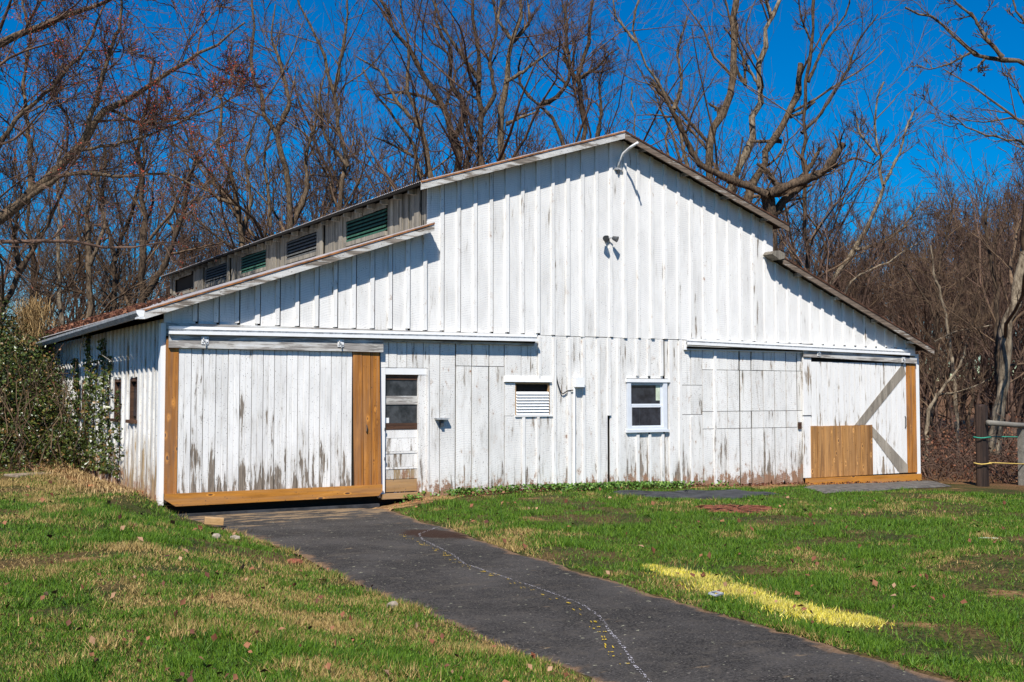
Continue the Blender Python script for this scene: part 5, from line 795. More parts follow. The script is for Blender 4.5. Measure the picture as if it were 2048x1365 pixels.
drape('ground_cloth', DATA['mat'], M['rubber'], 0.035, 'black ground cloth laid on the grass below the window', kind=None, cat='ground cloth', jitter=.02, wave=.015)
drape('weathered_sheet', DATA['plank'], M['slabwood'], 0.05, 'flat grey weathered sheet lying in front of the right sliding door', kind=None, cat='sheet', jitter=.006)
drape('mulch_patch', DATA['red'], M['red_soil'], 0.02, 'patch of red mulch in the lawn', jitter=.06)
drape('dirt_apron', [(3.0, -1.25), (3.6, -1.0), (4.6, -.75), (5.1, -.35), (5.0, -.02), (3.75, -.02), (0.25, -.02), (0.3, -.6), (1.2, -.75), (2.2, -.85)], M['dirt'], 0.012, 'brown dirt in front of the entry door and sliding door', jitter=.03)
drape('dirt_strip', [(-.02, 0.0), (-.02, 9), (-.6, 9), (-1.3, 7), (-.9, 4), (-.75, 2), (-.6, .3), (-.25, -.4), (.12, -.5), (.15, -.1)], M['dirt'], 0.02, 'bare dirt along the left barn wall', jitter=.04)
drape('rot_strip', [(5.0, -.02), (14, -.02), (17.4, -.02), (18.5, -.6), (17, -.6), (13.5, -.55), (10.5, -.42), (9, -.3), (6, -.3), (5.0, -.28)], M['dirt'], 0.015, 'bare dirt along the foot of the gable wall', jitter=.05)

def ribbon(name, pts, w, mat, label, dash=None, lift=.019, spread=.0):
    P = np.array(pts)[:, :2]; d = np.concatenate([[0], np.cumsum(np.hypot(*np.diff(P, axis=0).T))]); L = d[-1]
    V, F = [], []; t = 0.0
    while t < L:
        seg = random.uniform(*dash[0]) if dash else 0.12
        a, b = t, min(t + seg, L); pa = np.array([np.interp(a, d, P[:, k]) for k in (0, 1)]); pb = np.array([np.interp(b, d, P[:, k]) for k in (0, 1)])
        tv = pb - pa; ln = np.hypot(*tv) or 1; nv = np.array([-tv[1], tv[0]]) / ln
        for rep in range(1 if not spread else random.randint(1, 4)):
            o = nv * random.uniform(-spread, spread); ww = w * random.uniform(.4, 1.2)
            i = len(V)
            for p in (pa - nv * ww * random.uniform(.0, 1.3) + o, pa + nv * ww * random.uniform(.2, 1.2) + o, pb + nv * ww * random.uniform(.0, 1.3) + o, pb - nv * ww * random.uniform(.1, 1.1) + o):
                sx = (p[0] - edge_l(p[1])) / (edge_r(p[1]) - edge_l(p[1]))
                V.append((p[0], p[1], float(drive_z(p[1])) + 0.018 * (1 - (2 * sx - 1) ** 4) + lift - .016))
            F.append((i, i + 1, i + 2, i + 3))
        t = b + (random.uniform(*dash[1]) if dash else 0.0)
    o = big_mesh(name, np.array(V), np.array(F), mat); tag(o, label, kind='structure'); return o
ribbon('asphalt_crack', DATA['crack'], .0055, M['dark'], 'thin dark crack across the drive', None, spread=.0)
ribbon('paint_line', DATA['white_line'], .0042, M['white_mark'], 'thin white spray painted line wandering down the drive', ((.012, .05), (.0, .035)), spread=.013)
ribbon('paint_line', DATA['yellow_line'], .007, M['yellow_mark'], 'broken yellow spray paint dashes beside the white line', ((.012, .07), (.0, .26)), lift=.021, spread=.05)

def stone(name, loc, size, mat, label, cat, seed=0, group=None):
    import bmesh
    rr = random.Random(seed); bm = bmesh.new(); bmesh.ops.create_icosphere(bm, subdivisions=2, radius=1)
    for v in bm.verts: v.co = Vector((v.co.x * size[0], v.co.y * size[1], v.co.z * size[2])) * rr.uniform(.8, 1.12)
    me = bpy.data.meshes.new(name); bm.to_mesh(me); bm.free()
    o = link(name, me, M[mat]); x, y = loc; o.location = (x, y, float(terrain(np.array([x]), np.array([y]))[0]) + size[2] * .55); o.rotation_euler = (0, 0, rr.uniform(0, 3))
    return tag(o, label, cat, group)
def block(name, loc, dims, rot, mat, label, cat, dz=0):
    o = MB().box(-dims[0] / 2, dims[0] / 2, -dims[1] / 2, dims[1] / 2, 0, dims[2]).build(name, M[mat], fix=False)
    md = o.modifiers.new('edge', 'BEVEL'); md.width = .008; md.segments = 2
    x, y = loc; o.location = (x, y, float(terrain(np.array([x]), np.array([y]))[0]) + dz); o.rotation_euler = rot
    return tag(o, label, cat)
I = DATA['items']
block('wood_block', I['block'][:2], (.26, .12, .10), (0, 0.1, -.2), 'tan', 'short brown block of wood on the left edge of the drive', 'wood block', .05)
block('brick', (-.26, .62), (.25, .12, .10), (0, .05, .5), 'brick', 'orange brick lying at the front left barn corner', 'brick')
block('brick', (-.75, 1.5), (.16, .10, .05), (0, 0, 1.1), 'brick', 'small broken brick in the straw by the left wall', 'brick')
block('stepping_stone', (-1.3, 4.4), (.75, .45, .06), (0, 0, .4), 'slab', 'flat brownish slab at the foot of the ivy', 'slab', -.03)
stone('stone', I['stone1'][:2], (.09, .06, .05), 'stone', 'pale stone in the grass left of the drive, nearer the wood block', 'stone', 2)
stone('stone', I['stone2'][:2], (.07, .06, .045), 'stone', 'small pale stone at the grass edge of the drive', 'stone', 3)
stone('stone', I['rock_pile'][:2], (.12, .07, .035), 'red_soil', 'flat reddish stone on the left edge of the drive', 'stone', 4)
stone('stone', I['stone3'][:2], (.06, .05, .04), 'stone', 'pale pebble beside the lower drive edge', 'stone', 5)
stone('stone', I['paper'][:2], (.13, .03, .012), 'paper', 'thin white scrap lying in the right lawn', 'scrap', 6)
c_ = I['chalk']
mm = MB(); w_, h_ = .06, .04
for a, b, c, d in ((-w_, w_, -h_, -h_ + .012), (-w_, w_, h_ - .012, h_), (-w_, -w_ + .012, -h_ + .012, h_ - .012), (w_ - .012, w_, -h_ + .012, h_ - .012)): mm.box(a, b, c, d, 0, .015)
o = mm.build('plastic_frame', M['metal_grey']); o.location = (c_[0], c_[1], c_[2] + .05); o.rotation_euler = (.15, 0, .3); tag(o, 'small grey plastic frame in the grass below the yellow strip', 'frame')

# ------------------------------------------------------------------ leaves: cards folded along the middle
def leaf_mesh(name, P, size, mat, up=0.0, parent=None, rs=rng, aspect=0.75):
    n = len(P); size = np.broadcast_to(size, (n,))[:, None]
    a = rs.normal(size=(n, 3)); a[:, 2] -= 0.3; a /= np.linalg.norm(a, axis=1)[:, None]
    nrm = rs.normal(size=(n, 3)); nrm[:, 2] = np.abs(nrm[:, 2]) + up
    b = np.cross(nrm, a); b /= np.linalg.norm(b, axis=1)[:, None] + 1e-9; c = np.cross(a, b)
    tip, base = P + a * size * .5, P - a * size * .5; fold = c * size * .12
    l, r = P - b * size * aspect * .5 + fold, P + b * size * aspect * .5 + fold
    V = np.stack([base, r, tip, l], 1).reshape(-1, 3); i = np.arange(n)[:, None] * 4
    F = np.concatenate([i + np.array([[0, 1, 2]]), i + np.array([[0, 2, 3]])], 0)
    return big_mesh(name, V, F, mat, False, parent, 3)

# ivy thicket against the left wall
iv = empty('ivy_thicket', (-1.2, 6.5, .4), 'dense dark ivy thicket smothering the back of the left barn wall', 'ivy')
base = np.array([-1.2, 6.5, .4]); pts = []
for x, y, z, rx, hz in DATA['ivy']:
    n = int(5200 * rx * hz / 1.4); d = rng.normal(size=(n, 3)); d /= np.linalg.norm(d, axis=1)[:, None]
    rad = rng.uniform(.55, 1.06, n) + .20 * np.sin(d[:, 0] * 6 + x) * np.sin(d[:, 2] * 7 + y) + .12 * np.sin(d[:, 1] * 13) * np.sin(d[:, 2] * 15)
    p = np.array([x, y, z]) + d * rad[:, None] * np.array([rx * .9, rx, hz]); pts.append(p)
p = np.vstack(pts); p = p[(p[:, 0] < -0.05) | (p[:, 1] < 0)]; p = p[p[:, 2] > terrain(p[:, 0], p[:, 1]) - .02]
# skirt down to the soil
n = 5500; sk = np.column_stack([rng.uniform(-4.6, -.1, n), rng.uniform(5.2, 9, n), np.zeros(n)]); sk[:, 1] += sk[:, 0] * -.1
sk[:, 2] = terrain(sk[:, 0], sk[:, 1]) + rng.uniform(0, .75, n) * np.clip((sk[:, 1] - 5.0) / 1.2, .15, 1)
p = np.vstack([p, sk]); leaf_mesh('leaves', p - base, rng.uniform(.045, .09, len(p)), M['ivy'], .3, iv)
stems = MB()
for k in range(170):
    x, y = rng.uniform(-4.5, -.15), rng.uniform(4.9, 9.5); z = float(terrain(np.array([x]), np.array([y]))[0]); q = np.array([x, y, z]); L = [q - base]
    for s_ in range(6):
        q = q + np.array([rng.normal(0, .16), rng.normal(-.05, .16), rng.uniform(.15, .5)]); q[0] = min(q[0], -.08); L.append(q - base)
    stems.tube(L, [.012, .011, .010, .008, .007, .006, .004], 4, False)
stems.build('stems', M['twig'], iv, fix=False)

# separate vines climbing the boards
k = 0
for y0, z1, n, lab in ((2.95, 1.75, 170, 'thin ivy strand beside the second side window'), (3.75, 2.35, 380, 'ivy strand climbing between the side windows to the shadow line'), (4.35, 2.7, 480, 'tall ivy strand left of the second side window'), (5.1, 2.3, 420, 'ivy strand climbing right of the third side window'), (5.75, 2.85, 700, 'thickest ivy strand reaching towards the gutter'), (7.0, 2.4, 700, 'ivy strand spreading left of the third side window')):
    v_ = empty('ivy_vine', (0, y0, .3), lab, 'vine', 'ivy strands on the left wall')
    z = rng.uniform(0, 1, n) ** 1.25 * (z1 - .2); w = .07 + .14 * (1 - z / z1)
    y = rng.normal(0, 1, n) * w + .12 * np.sin(z * 3 + y0); x = -.05 - np.abs(rng.normal(0, .05, n))
    leaf_mesh('leaves', np.column_stack([x, y, z]), rng.uniform(.05, .10, n), M['ivy'], .2, v_)
    MB().tube([(-.045, .12 * math.sin(t * 3 + y0), t) for t in np.linspace(-.1, z1 - .2, 9)], .012, 5, False).build('stem', M['twig'], v_, fix=False)
MB_ = MB()
t = empty('loose_vine', (-.2, 4.2, 2.7), 'pale bare tendrils hanging below the gutter', 'vine')
MB_.tube([(-.15, .55, .2), (-.16, .75, -.1), (-.1, 1.1, -.30)], .010, 4, False); MB_.tube([(-.1, -1.3, .05), (-.12, -1.1, -.25), (-.05, -1.6, -.38)], .008, 4, False)
MB_.build('tendrils', M['railwood'], t, fix=False)

# straw clump on the corner of the roof, red leaves in the valley of the low roof
def blades(name, P, L, lean, w, mat, parent=None, droop=0.35, rs=rng):
    n = len(P); az = rs.uniform(0, 2 * math.pi, n); d = np.column_stack([np.cos(az), np.sin(az), np.zeros(n)]); sd = np.column_stack([-np.sin(az), np.cos(az), np.zeros(n)])
    L = np.broadcast_to(L, (n,))[:, None]; ln = (rs.uniform(0.1, 1, n) * lean)[:, None]; w = np.broadcast_to(w, (n,))[:, None]
    up = np.array([0, 0, 1.0]); mid = P + (up * np.sqrt(np.clip(1 - (ln * .5) ** 2, 0, 1)) + d * ln * .5) * L * .55; tip = mid + (up * (1 - droop) + d * ln * 1.2) * L * .45
    V = np.stack([P - sd * w * .5, P + sd * w * .5, mid + sd * w * .4, mid - sd * w * .4, tip], 1).reshape(-1, 3); i = np.arange(n)[:, None] * 5
    F = np.concatenate([i + np.array([[0, 1, 2]]), i + np.array([[0, 2, 3]]), i + np.array([[3, 2, 4]])], 0)
    o = big_mesh(name, V, F, mat, False, parent, 3); return o
sx, sy, sz = DATA['straw']
st = empty('straw_clump', (sx, sy, sz), 'shaggy tan straw clump on the back corner of the left eave', 'dry grass')
n = 1300; P = np.column_stack([rng.normal(-.15, .16, n), rng.normal(0, .35, n), rng.uniform(-.7, .35, n)])
blades('stalks', P, rng.uniform(.3, .75, n), 1.4, .011, M['dry'], st, 1.6)

n = 7000; y = 18 * rng.uniform(0.05, 1, n) ** .7; x = -.3 + np.abs(rng.normal(0, .55, n)) * np.clip((y + 1) / 6, .1, 2.2); ok = x < 4.4; x, y = x[ok], y[ok]
z = 3.06 + .348 * (x + .33) + .02 + rng.uniform(0, .10, len(x)) * np.clip(y / 8, .1, 1)
tag(leaf_mesh('roof_leaves', np.column_stack([x, y, z]), rng.uniform(.06, .11, len(x)), M['litter_red'], .8), 'red brown dead leaves drifted on the low left roof', 'leaves', kind='stuff')

# ------------------------------------------------------------------ trees
def norm(v): return v / (np.linalg.norm(v, axis=-1, keepdims=True) + 1e-9)
def resample(pts, n, rs, wob):
    P = np.array(pts, float); d = np.concatenate([[0], np.cumsum(np.linalg.norm(np.diff(P, axis=0), axis=1))]); t = np.linspace(0, d[-1], n)
    # Catmull-like smoothing: interpolate then average
    Q = np.stack([np.interp(t, d, P[:, k]) for k in range(3)], 1); S = Q.copy(); S[1:-1] = Q[1:-1] * .5 + (Q[:-2] + Q[2:]) * .25
    S[1:-1] += rs.normal(0, wob, (n - 2, 3)) * d[-1] / n; return S
def tubes(P, r, k, jit=0.0, rs=None):
    """P (N,n,3), r (N,n) -> verts, quads"""
    N_, n = P.shape[:2]; T = np.empty_like(P); T[:, 1:-1] = P[:, 2:] - P[:, :-2]; T[:, 0] = P[:, 1] - P[:, 0]; T[:, -1] = P[:, -1] - P[:, -2]; T = norm(T)
    ref = norm(P[:, -1] - P[:, 0]); ax = np.where(np.abs(ref[:, 2:3]) < .7, np.array([[0, 0, 1.0]]), np.array([[1.0, 0, 0]]))
    u = norm(np.cross(np.repeat(ax[:, None], n, 1), T)); w = np.cross(T, u)
    a = np.arange(k) * 2 * math.pi / k
    V = P[:, :, None] + (u[:, :, None] * np.cos(a)[None, None, :, None] + w[:, :, None] * np.sin(a)[None, None, :, None]) * (r[:, :, None, None] if not jit else (r[:, :, None] * (1 + jit * rs.normal(size=(N_, n, k))))[..., None])
    i = np.arange(N_ * n * k).reshape(N_, n, k); j = np.roll(i, -1, 2)
    F = np.stack([i[:, :-1], j[:, :-1], j[:, 1:], i[:, 1:]], -1).reshape(-1, 4)
    return V.reshape(-1, 3), F
def grow(P, r, m, n, ratio, ang, up, wob, rs, t0=.18, rmax=9.0, rmin=.004):
    """m children on every parent polyline"""
    N_, pn = P.shape[:2]; idx = np.repeat(np.arange(N_), m); t = rs.uniform(t0, 1.0, N_ * m) * (pn - 1.001); i0 = t.astype(int); f = (t - i0)[:, None]
    p = P[idx, i0] * (1 - f) + P[idx, i0 + 1] * f; tr = norm(P[idx, i0 + 1] - P[idx, i0]); rr = r[idx, i0] * (1 - f[:, 0]) + r[idx, i0 + 1] * f[:, 0]
    L = np.linalg.norm(np.diff(P, axis=1), axis=2).sum(1)[idx]
    perp = norm(np.cross(tr, rs.normal(size=tr.shape))); a = rs.uniform(*ang, N_ * m)[:, None]
    d = norm(np.cos(a) * tr + np.sin(a) * perp + np.array([0, 0, up])); ln = L * rs.uniform(*ratio, N_ * m) * (1.15 - .55 * t / (pn - 1))
    q = np.empty((N_ * m, n, 3)); q[:, 0] = p; st = (ln / (n - 1))[:, None]
    for s_ in range(1, n):
        d = norm(d + rs.normal(0, wob, d.shape) + np.array([0, 0, up * .35])); q[:, s_] = q[:, s_ - 1] + d * st
    r0 = np.minimum(np.maximum(rr * rs.uniform(.28, .58, N_ * m), rmin), rmax); rad = np.maximum(r0[:, None] * np.linspace(1, .3, n)[None], rmin * .7)
    return q, rad
def pack(parts, off):
    V, F, b = [], [], 0
    for v, f in parts: V.append(v - off); F.append(f + b); b += len(v)
    return np.vstack(V), np.vstack(F)

def make_tree(name, label, limbs, mat='bark', tmat='twig', m=(9, 7, 5), seed=1, group='bare trees behind the barn', buds=0, up=.16, tw=.006, ratio=(.28, .55), t0=.22, cat='tree'):
    rs = np.random.default_rng(seed); base = np.array(limbs[0][0][0], float)
    t = empty(name, base, label, cat, group)
    n0 = 26; P0 = np.stack([resample(l[0], n0, rs, .09) for l in limbs]); R0 = np.stack([np.linspace(l[1], l[2], n0) for l in limbs]) * .86
    R0[0, 0] *= 1.25
    R0 *= 1 + .09 * rs.normal(size=R0.shape); v, f = tubes(P0, R0, 9, .11, rs); big_mesh('trunk', v - base, f, M[mat], True, t)
    A, ra = grow(P0, R0, m[0], 8, ratio, (.5, 1.25), up, .17, rs, t0, rmin=tw * 1.7)
    B, rb = grow(A, ra, m[1], 6, (.32, .62), (.4, 1.0), up, .2, rs, .15, rmin=tw * 1.25)
    C_, rc_ = grow(B, rb, m[2] + 1, 3, (.35, .75), (.35, .95), up, .2, rs, .1, rmin=tw)
    tip = P0[:, -1]
    V, F = pack([tubes(A, ra, 5), tubes(B, rb, 4), tubes(C_, rc_, 3)], base); big_mesh('crown', V, F, M[tmat], True, t)
    if buds:
        q = C_[:, 1:].reshape(-1, 3); q = q[rs.integers(0, len(q), buds)] + rs.normal(0, .03, (buds, 3)); leaf_mesh('buds', q - base, rs.uniform(.025, .055, buds), M['bud'], 0, t, rs)
    return t

SPEC = {
 'maple': ('maple_tree', 'large leaning tree hazy with red buds, spreading in over the ivy thicket', dict(mat='bark', tmat='twig_red', m=(13, 9, 6), buds=9000, tw=.0075, up=.10, ratio=(.22, .45), group=None)),
 'left_a': ('bare_tree', 'bare tree with a tall forked trunk just left of the clerestory end', dict(mat='bark_dark', m=(12, 8, 5), buds=900)),
 'left_b': ('bare_tree', 'dark bare tree forking low, second trunk left of the clerestory end', dict(mat='bark_dark', m=(12, 8, 5))),
 'left_c': ('bare_tree', 'bare twin-stemmed tree rising above the leaf-strewn low roof', dict(mat='bark', m=(12, 8, 5))),
 'left_pale': ('bare_tree', 'slim pale-barked tree among the dark trunks behind the ivy', dict(mat='bark_pale', m=(12, 7, 5))),
 'left_d': ('bare_tree', 'dark leaning tree at the left frame edge behind the ivy', dict(mat='bark_dark', m=(12, 8, 5))),
 'left_e': ('bare_tree', 'thin straight dark tree between the leaning tree and the pale one', dict(mat='bark_dark', m=(13, 8, 5))),
 'behind_a': ('bare_tree', 'bare tree with low arching left limb above the louvred clerestory', dict(m=(10, 7, 5))),
 'behind_b': ('bare_tree', 'tall sinuous bare tree with four stems above the clerestory', dict(m=(10, 8, 5))),
 'behind_c': ('bare_tree', 'slender wavy bare tree leaning left above the first green louvre', dict(m=(9, 7, 5))),
 'behind_d': ('bare_tree', 'thin bare tree bent left over the corner of the upper roof', dict(m=(9, 7, 5), mat='bark')),
 'behind_e': ('bare_tree', 'bare tree at the left end of the upper roof with a long side limb', dict(m=(10, 7, 5))),
 'behind_f': ('bare_tree', 'broad dark tree slanting up and left behind the left roof slope', dict(mat='bark_dark', m=(12, 8, 5), tmat='twig_red')),
 'behind_g': ('bare_tree', 'straight dark tree in the middle of the left roof slope', dict(mat='bark_dark', m=(11, 8, 5), tmat='twig_red')),
 'behind_h': ('bare_tree', 'thick straight tree with grey mottled bark behind the left roof slope', dict(mat='bark_grey', m=(10, 7, 5), tmat='twig_red')),
 'behind_i': ('bare_tree', 'bare tree with an elbow-bent trunk left of the barn ridge', dict(mat='bark_dark', m=(12, 8, 5), tmat='twig_red')),
 'behind_j': ('bare_tree', 'upright bushy bare tree just left of the barn ridge', dict(mat='bark_dark', m=(13, 8, 6), tmat='twig_red')),
 'behind_k': ('bare_tree', 'thin tan bare tree curving up and left over the barn ridge', dict(mat='bark_grey', m=(8, 6, 4))),
 'snag_pale': ('dead_trunk', 'pale dead stub standing behind the barn ridge', dict(mat='bark_pale', m=(3, 2, 1), cat='dead tree')),
 'right_h': ('bare_tree', 'thick-trunked bare tree bending right just past the barn ridge', dict(mat='bark', m=(9, 6, 4))),
 'right_i': ('bare_tree', 'leaning pale patchy-barked tree crossing behind the broken one', dict(mat='bark_pale', m=(8, 6, 4))),
 'right_j': ('broken_tree', 'dead tree with a snapped pale top above the right roof slope', dict(mat='bark', m=(5, 4, 3))),
 'right_k': ('broken_tree', 'low dark tree with heavy spreading limbs and broken ends over the right roof', dict(mat='bark_dark', m=(7, 6, 4))),
 'right_l': ('bare_tree', 'slender dark upright tree at the right edge of the heavy-limbed tree', dict(mat='bark_dark', m=(9, 6, 4))),
 'right_n': ('bare_tree', 'slanting pale-limbed tree in front of the brown wood', dict(mat='bark_pale', m=(9, 7, 5))),
 'right_n2': ('bare_tree', 'low pale sapling leaning right above the low right roof', dict(mat='bark_pale', m=(7, 6, 4))),
 'right_p': ('bare_tree', 'stout tan trunk standing behind the fence post', dict(mat='bark_pale', m=(8, 7, 5))),
 'right_p2': ('bare_tree', 'dark shaded trunk close left of the stout tan trunk', dict(mat='bark_dark', m=(10, 7, 5))),
 'right_q': ('sapling', 'white-barked crooked sapling right of the barn corner', dict(mat='bark_pale', m=(9, 7, 4), cat='tree')),
 'right_q2': ('sapling', 'straight thin pale sapling between the barn corner and the fence', dict(mat='bark_pale', m=(11, 7, 4), cat='tree')),
 'right_r': ('bare_tree', 'dark forked tree behind the eave end of the low right roof', dict(mat='bark_dark', m=(11, 7, 5))),
 'overhang': ('bare_tree', 'tree beyond the right frame edge whose crooked bare limbs hang into the sky', dict(mat='bark', m=(8, 6, 4), tw=.006, up=.12, ratio=(.16, .36), t0=.05)),
}
for si, (key, limbs) in enumerate(DATA['TREES']):
    nm, lab, kw = SPEC[key]; make_tree(nm, lab, limbs, seed=100 + si, **kw)

# younger trees filling the rows behind, built once and copied
def simple_limbs(h, rs, lean=.12, forks=2, r=.10):
    p = [np.array([0, 0, -.1])]; d = np.array([rs.normal(0, lean), rs.normal(0, lean), 1.0])
    for k in range(7): d = d + np.array([rs.normal(0, .13), rs.normal(0, .13), .1]); p.append(p[-1] + d / np.linalg.norm(d) * h / 7)
    L = [(p, r, .015)]
    for f in range(forks):
        i = rs.integers(2, 5); q = [p[i]]; d = np.array([rs.normal(0, .5), rs.normal(0, .5), 1.0])
        for k in range(4): d = d + np.array([rs.normal(0, .15), rs.normal(0, .15), .2]); q.append(q[-1] + d / np.linalg.norm(d) * h * .14)
        L.append((q, r * .55, .012))
    return L
protos = []
def copy_tree(src, loc, rz, sc, label, group):
    c = src.copy(); col.objects.link(c); c.location = loc; c.rotation_euler = (0, 0, rz); c.scale = (sc, sc, sc); c['label'] = label; c['group'] = group
    for ch in src.children:
        d = ch.copy(); col.objects.link(d); d.parent = c
    return c
GR = 'young bare trees standing behind the barn'
for k, (x, y, sc, lab) in enumerate(DATA['fill']):
    z = float(terrain(np.array([x]), np.array([y]))[0])
    if k < 4:
        t = make_tree('young_tree', lab, simple_limbs(13, np.random.default_rng(50 + k), .1, 3), mat=('bark', 'bark_dark', 'bark_grey', 'bark_dark')[k], tmat=('twig', 'twig_red', 'twig', 'twig_red')[k], m=(12, 8, 5), seed=300 + k, group=GR, ratio=(.2, .4))
        t.location = (x, y, z); t.scale = (sc,) * 3; t.rotation_euler = (0, 0, k * 1.3); protos.append(t)
    else: copy_tree(protos[k % 4], (x, y, z), rng.uniform(0, 6.28), sc, lab, GR)

# the far wood: one mass of bare trees
variants = []
for k in range(9):
    rs = np.random.default_rng(900 + k); L = simple_limbs(13, rs, .08, 4, .11)
    P0 = np.stack([resample(l[0], 9, rs, .1) for l in L]); R0 = np.stack([np.linspace(l[1], l[2], 9) for l in L])
    A, ra = grow(P0, R0, 9, 4, (.2, .42), (.4, 1.0), .2, .18, rs, .1, rmin=.016); B, rb = grow(A, ra, 5, 3, (.35, .7), (.35, 1.0), .2, .2, rs, .1, rmin=.013); C_, rc_ = grow(B, rb, 2, 2, (.4, .9), (.3, 1.0), .2, .15, rs, .1, rmin=.012)
    variants.append(pack([tubes(P0, R0, 4), tubes(A, ra, 3), tubes(B, rb, 3), tubes(C_, rc_, 3)], np.zeros(3)))
def mass(name, spots, mat, label):
    V, F, b = [], [], 0
    for k, (x, y, sc) in enumerate(spots):
        v, f = variants[k % 9]; a = rng.uniform(0, 6.28); c, s_ = math.cos(a), math.sin(a)
        q = np.column_stack([(v[:, 0] * c - v[:, 1] * s_) * sc, (v[:, 0] * s_ + v[:, 1] * c) * sc, v[:, 2] * sc]) + np.array([x, y, float(terrain(np.array([x]), np.array([y]))[0])])
        V.append(q.astype(np.float32)); F.append(f + b); b += len(v)
    tag(big_mesh(name, np.vstack(V), np.vstack(F), mat, True), label, 'wood', kind='stuff')
mass('wood', DATA['wood'], M['twig_far'], 'brown mass of bare woodland right of the barn')

# bramble and undergrowth: arching canes with dead leaves
def brush(name, n, region, hgt, mat, label, leafn, seed, lmat='litter_red'):
    rs = np.random.default_rng(seed); xy = region(rs, n); z = terrain(xy[:, 0], xy[:, 1]); P = np.empty((n, 6, 3)); P[:, 0] = np.column_stack([xy, z])
    d = norm(np.column_stack([rs.normal(0, .45, (n, 2)), np.ones(n)])); L = rs.uniform(.5, 1.1, n)[:, None] * hgt
    for s_ in range(1, 6):
        d = norm(d + rs.normal(0, .22, d.shape) + np.array([0, 0, -.16 * s_ * .6])); P[:, s_] = P[:, s_ - 1] + d * L / 4
    P[:, :, 2] = np.maximum(P[:, :, 2], z[:, None] - .05)
    r = np.linspace(.011, .006, 6)[None] * rs.uniform(.7, 1.4, n)[:, None]; v, f = tubes(P, r, 3)
    o = tag(big_mesh(name, v, f, M[mat], True), label, 'undergrowth', kind='stuff')
    q = P[:, 1:].reshape(-1, 3); q = q[rs.integers(0, len(q), leafn)] + rs.normal(0, .15, (leafn, 3)); q[:, 2] = np.maximum(q[:, 2], terrain(q[:, 0], q[:, 1]) + .02)
    leaf_mesh('dead_leaves', q, rs.uniform(.05, .10, leafn), M[lmat], .4, o, rs)
def reg_right(rs, n):
    u, v = rs.uniform(0, 1, n), rs.uniform(0, 1, n) ** 1.5; y = -3.0 + v * 26; x = 17.9 + .35 * np.clip(-y, 0, 3) * 1.0 + 1.2 * (y < 0) + u * (6 + v * 20)
    return np.column_stack([x, y])
brush('bramble', 2800, reg_right, 1.5, 'twig_red', 'reddish brown bramble thicket between the barn and the fence', 14000, 41)
def reg_left(rs, n):
    v = rs.uniform(0, 1, n); y = 8.5 + v * 18; x = -.4 - rs.uniform(0, 1, n) * (5 + v * 9); k = y > 18.6; x[k] = rs.uniform(-12, 6, k.sum())
    return np.column_stack([x, y])
brush('thicket', 3000, reg_left, 3.4, 'twig', 'tangled brown undergrowth behind the ivy on the left', 9000, 42, 'litter')

# ------------------------------------------------------------------ lawn
def vnoise(X, Y, s, seed):
    rs = np.random.default_rng(seed); g = rs.uniform(0, 1, (64, 64)); x, y = X * s + 31.7, Y * s + 17.3; i, j = np.floor(x).astype(int), np.floor(y).astype(int); fx, fy = x - i, y - j
    fx, fy = fx * fx * (3 - 2 * fx), fy * fy * (3 - 2 * fy); a = g[i % 64, j % 64]; b = g[(i + 1) % 64, j % 64]; c = g[i % 64, (j + 1) % 64]; d = g[(i + 1) % 64, (j + 1) % 64]
    return a * (1 - fx) * (1 - fy) + b * fx * (1 - fy) + c * (1 - fx) * fy + d * fx * fy
def fbm(X, Y, s, seed): return (vnoise(X, Y, s, seed) + .5 * vnoise(X, Y, s * 2.1, seed + 1) + .25 * vnoise(X, Y, s * 4.3, seed + 2)) / 1.75
def inside(X, Y, poly):
    P = np.array(poly)[:, :2]; r = np.zeros(len(X), bool); j = len(P) - 1
    for i in range(len(P)):
        c = ((P[i, 1] > Y) != (P[j, 1] > Y)) & (X < (P[j, 0] - P[i, 0]) * (Y - P[i, 1]) / (P[j, 1] - P[i, 1] + 1e-12) + P[i, 0]); r ^= c; j = i
    return r
YG = np.array(DATA['yellow_grass'])
def strip_d(X, Y):
    d = np.full(len(X), 9.0)
    for a, b in zip(YG[:-1], YG[1:]):
        ab = b[:2] - a[:2]; t = np.clip(((X - a[0]) * ab[0] + (Y - a[1]) * ab[1]) / (ab @ ab), 0, 1); d = np.minimum(d, np.hypot(X - a[0] - t * ab[0], Y - a[1] - t * ab[1]))
    return d
def lawn_points(n, seed):
    rs = np.random.default_rng(seed); r = 4.8 * (25 / 4.8) ** rs.uniform(0, 1, n); th = rs.uniform(R(-16), R(66), n)
    X, Y = CAM[0] + r * np.sin(th), CAM[1] + r * np.cos(th)
    ok = ~((X > edge_l(Y) - .02 + .05 * (rs.uniform(0, 1, n) - .5)) & (X < edge_r(Y) + .02 + .05 * (rs.uniform(0, 1, n) - .5)) & (Y < 0.1))
    ok &= ~((X > -.06) & (Y > -.12)); ok &= ~inside(X, Y, DATA['mat']) & ~inside(X, Y, DATA['plank'])
    ok &= ~(inside(X, Y, DATA['red']) & (rs.uniform(0, 1, n) < .9))
    ok &= ~((X < 0) & (Y > 5.2)); ok &= ~((X > 18.5) & (Y > -2.0))
    bare = fbm(X, Y, .9, 71); wall = ((Y > -.55) & (X > 3.6)) | ((X > -.85) & (X < .2) & (Y > -.5)) | ((X > 3.0) & (X < 5.2) & (Y > -1.2))
    ok &= rs.uniform(0, 1, n) > np.where(wall, .86, sstep(.59, .67, bare) * .85)
    edge = np.minimum(np.abs(X - edge_l(Y)), np.abs(X - edge_r(Y))); ok &= ~((edge < .14) & (rs.uniform(0, 1, n) < .5 * sstep(.45, .6, vnoise(X, Y, 1.3, 5))))
    return X[ok], Y[ok], r[ok], rs
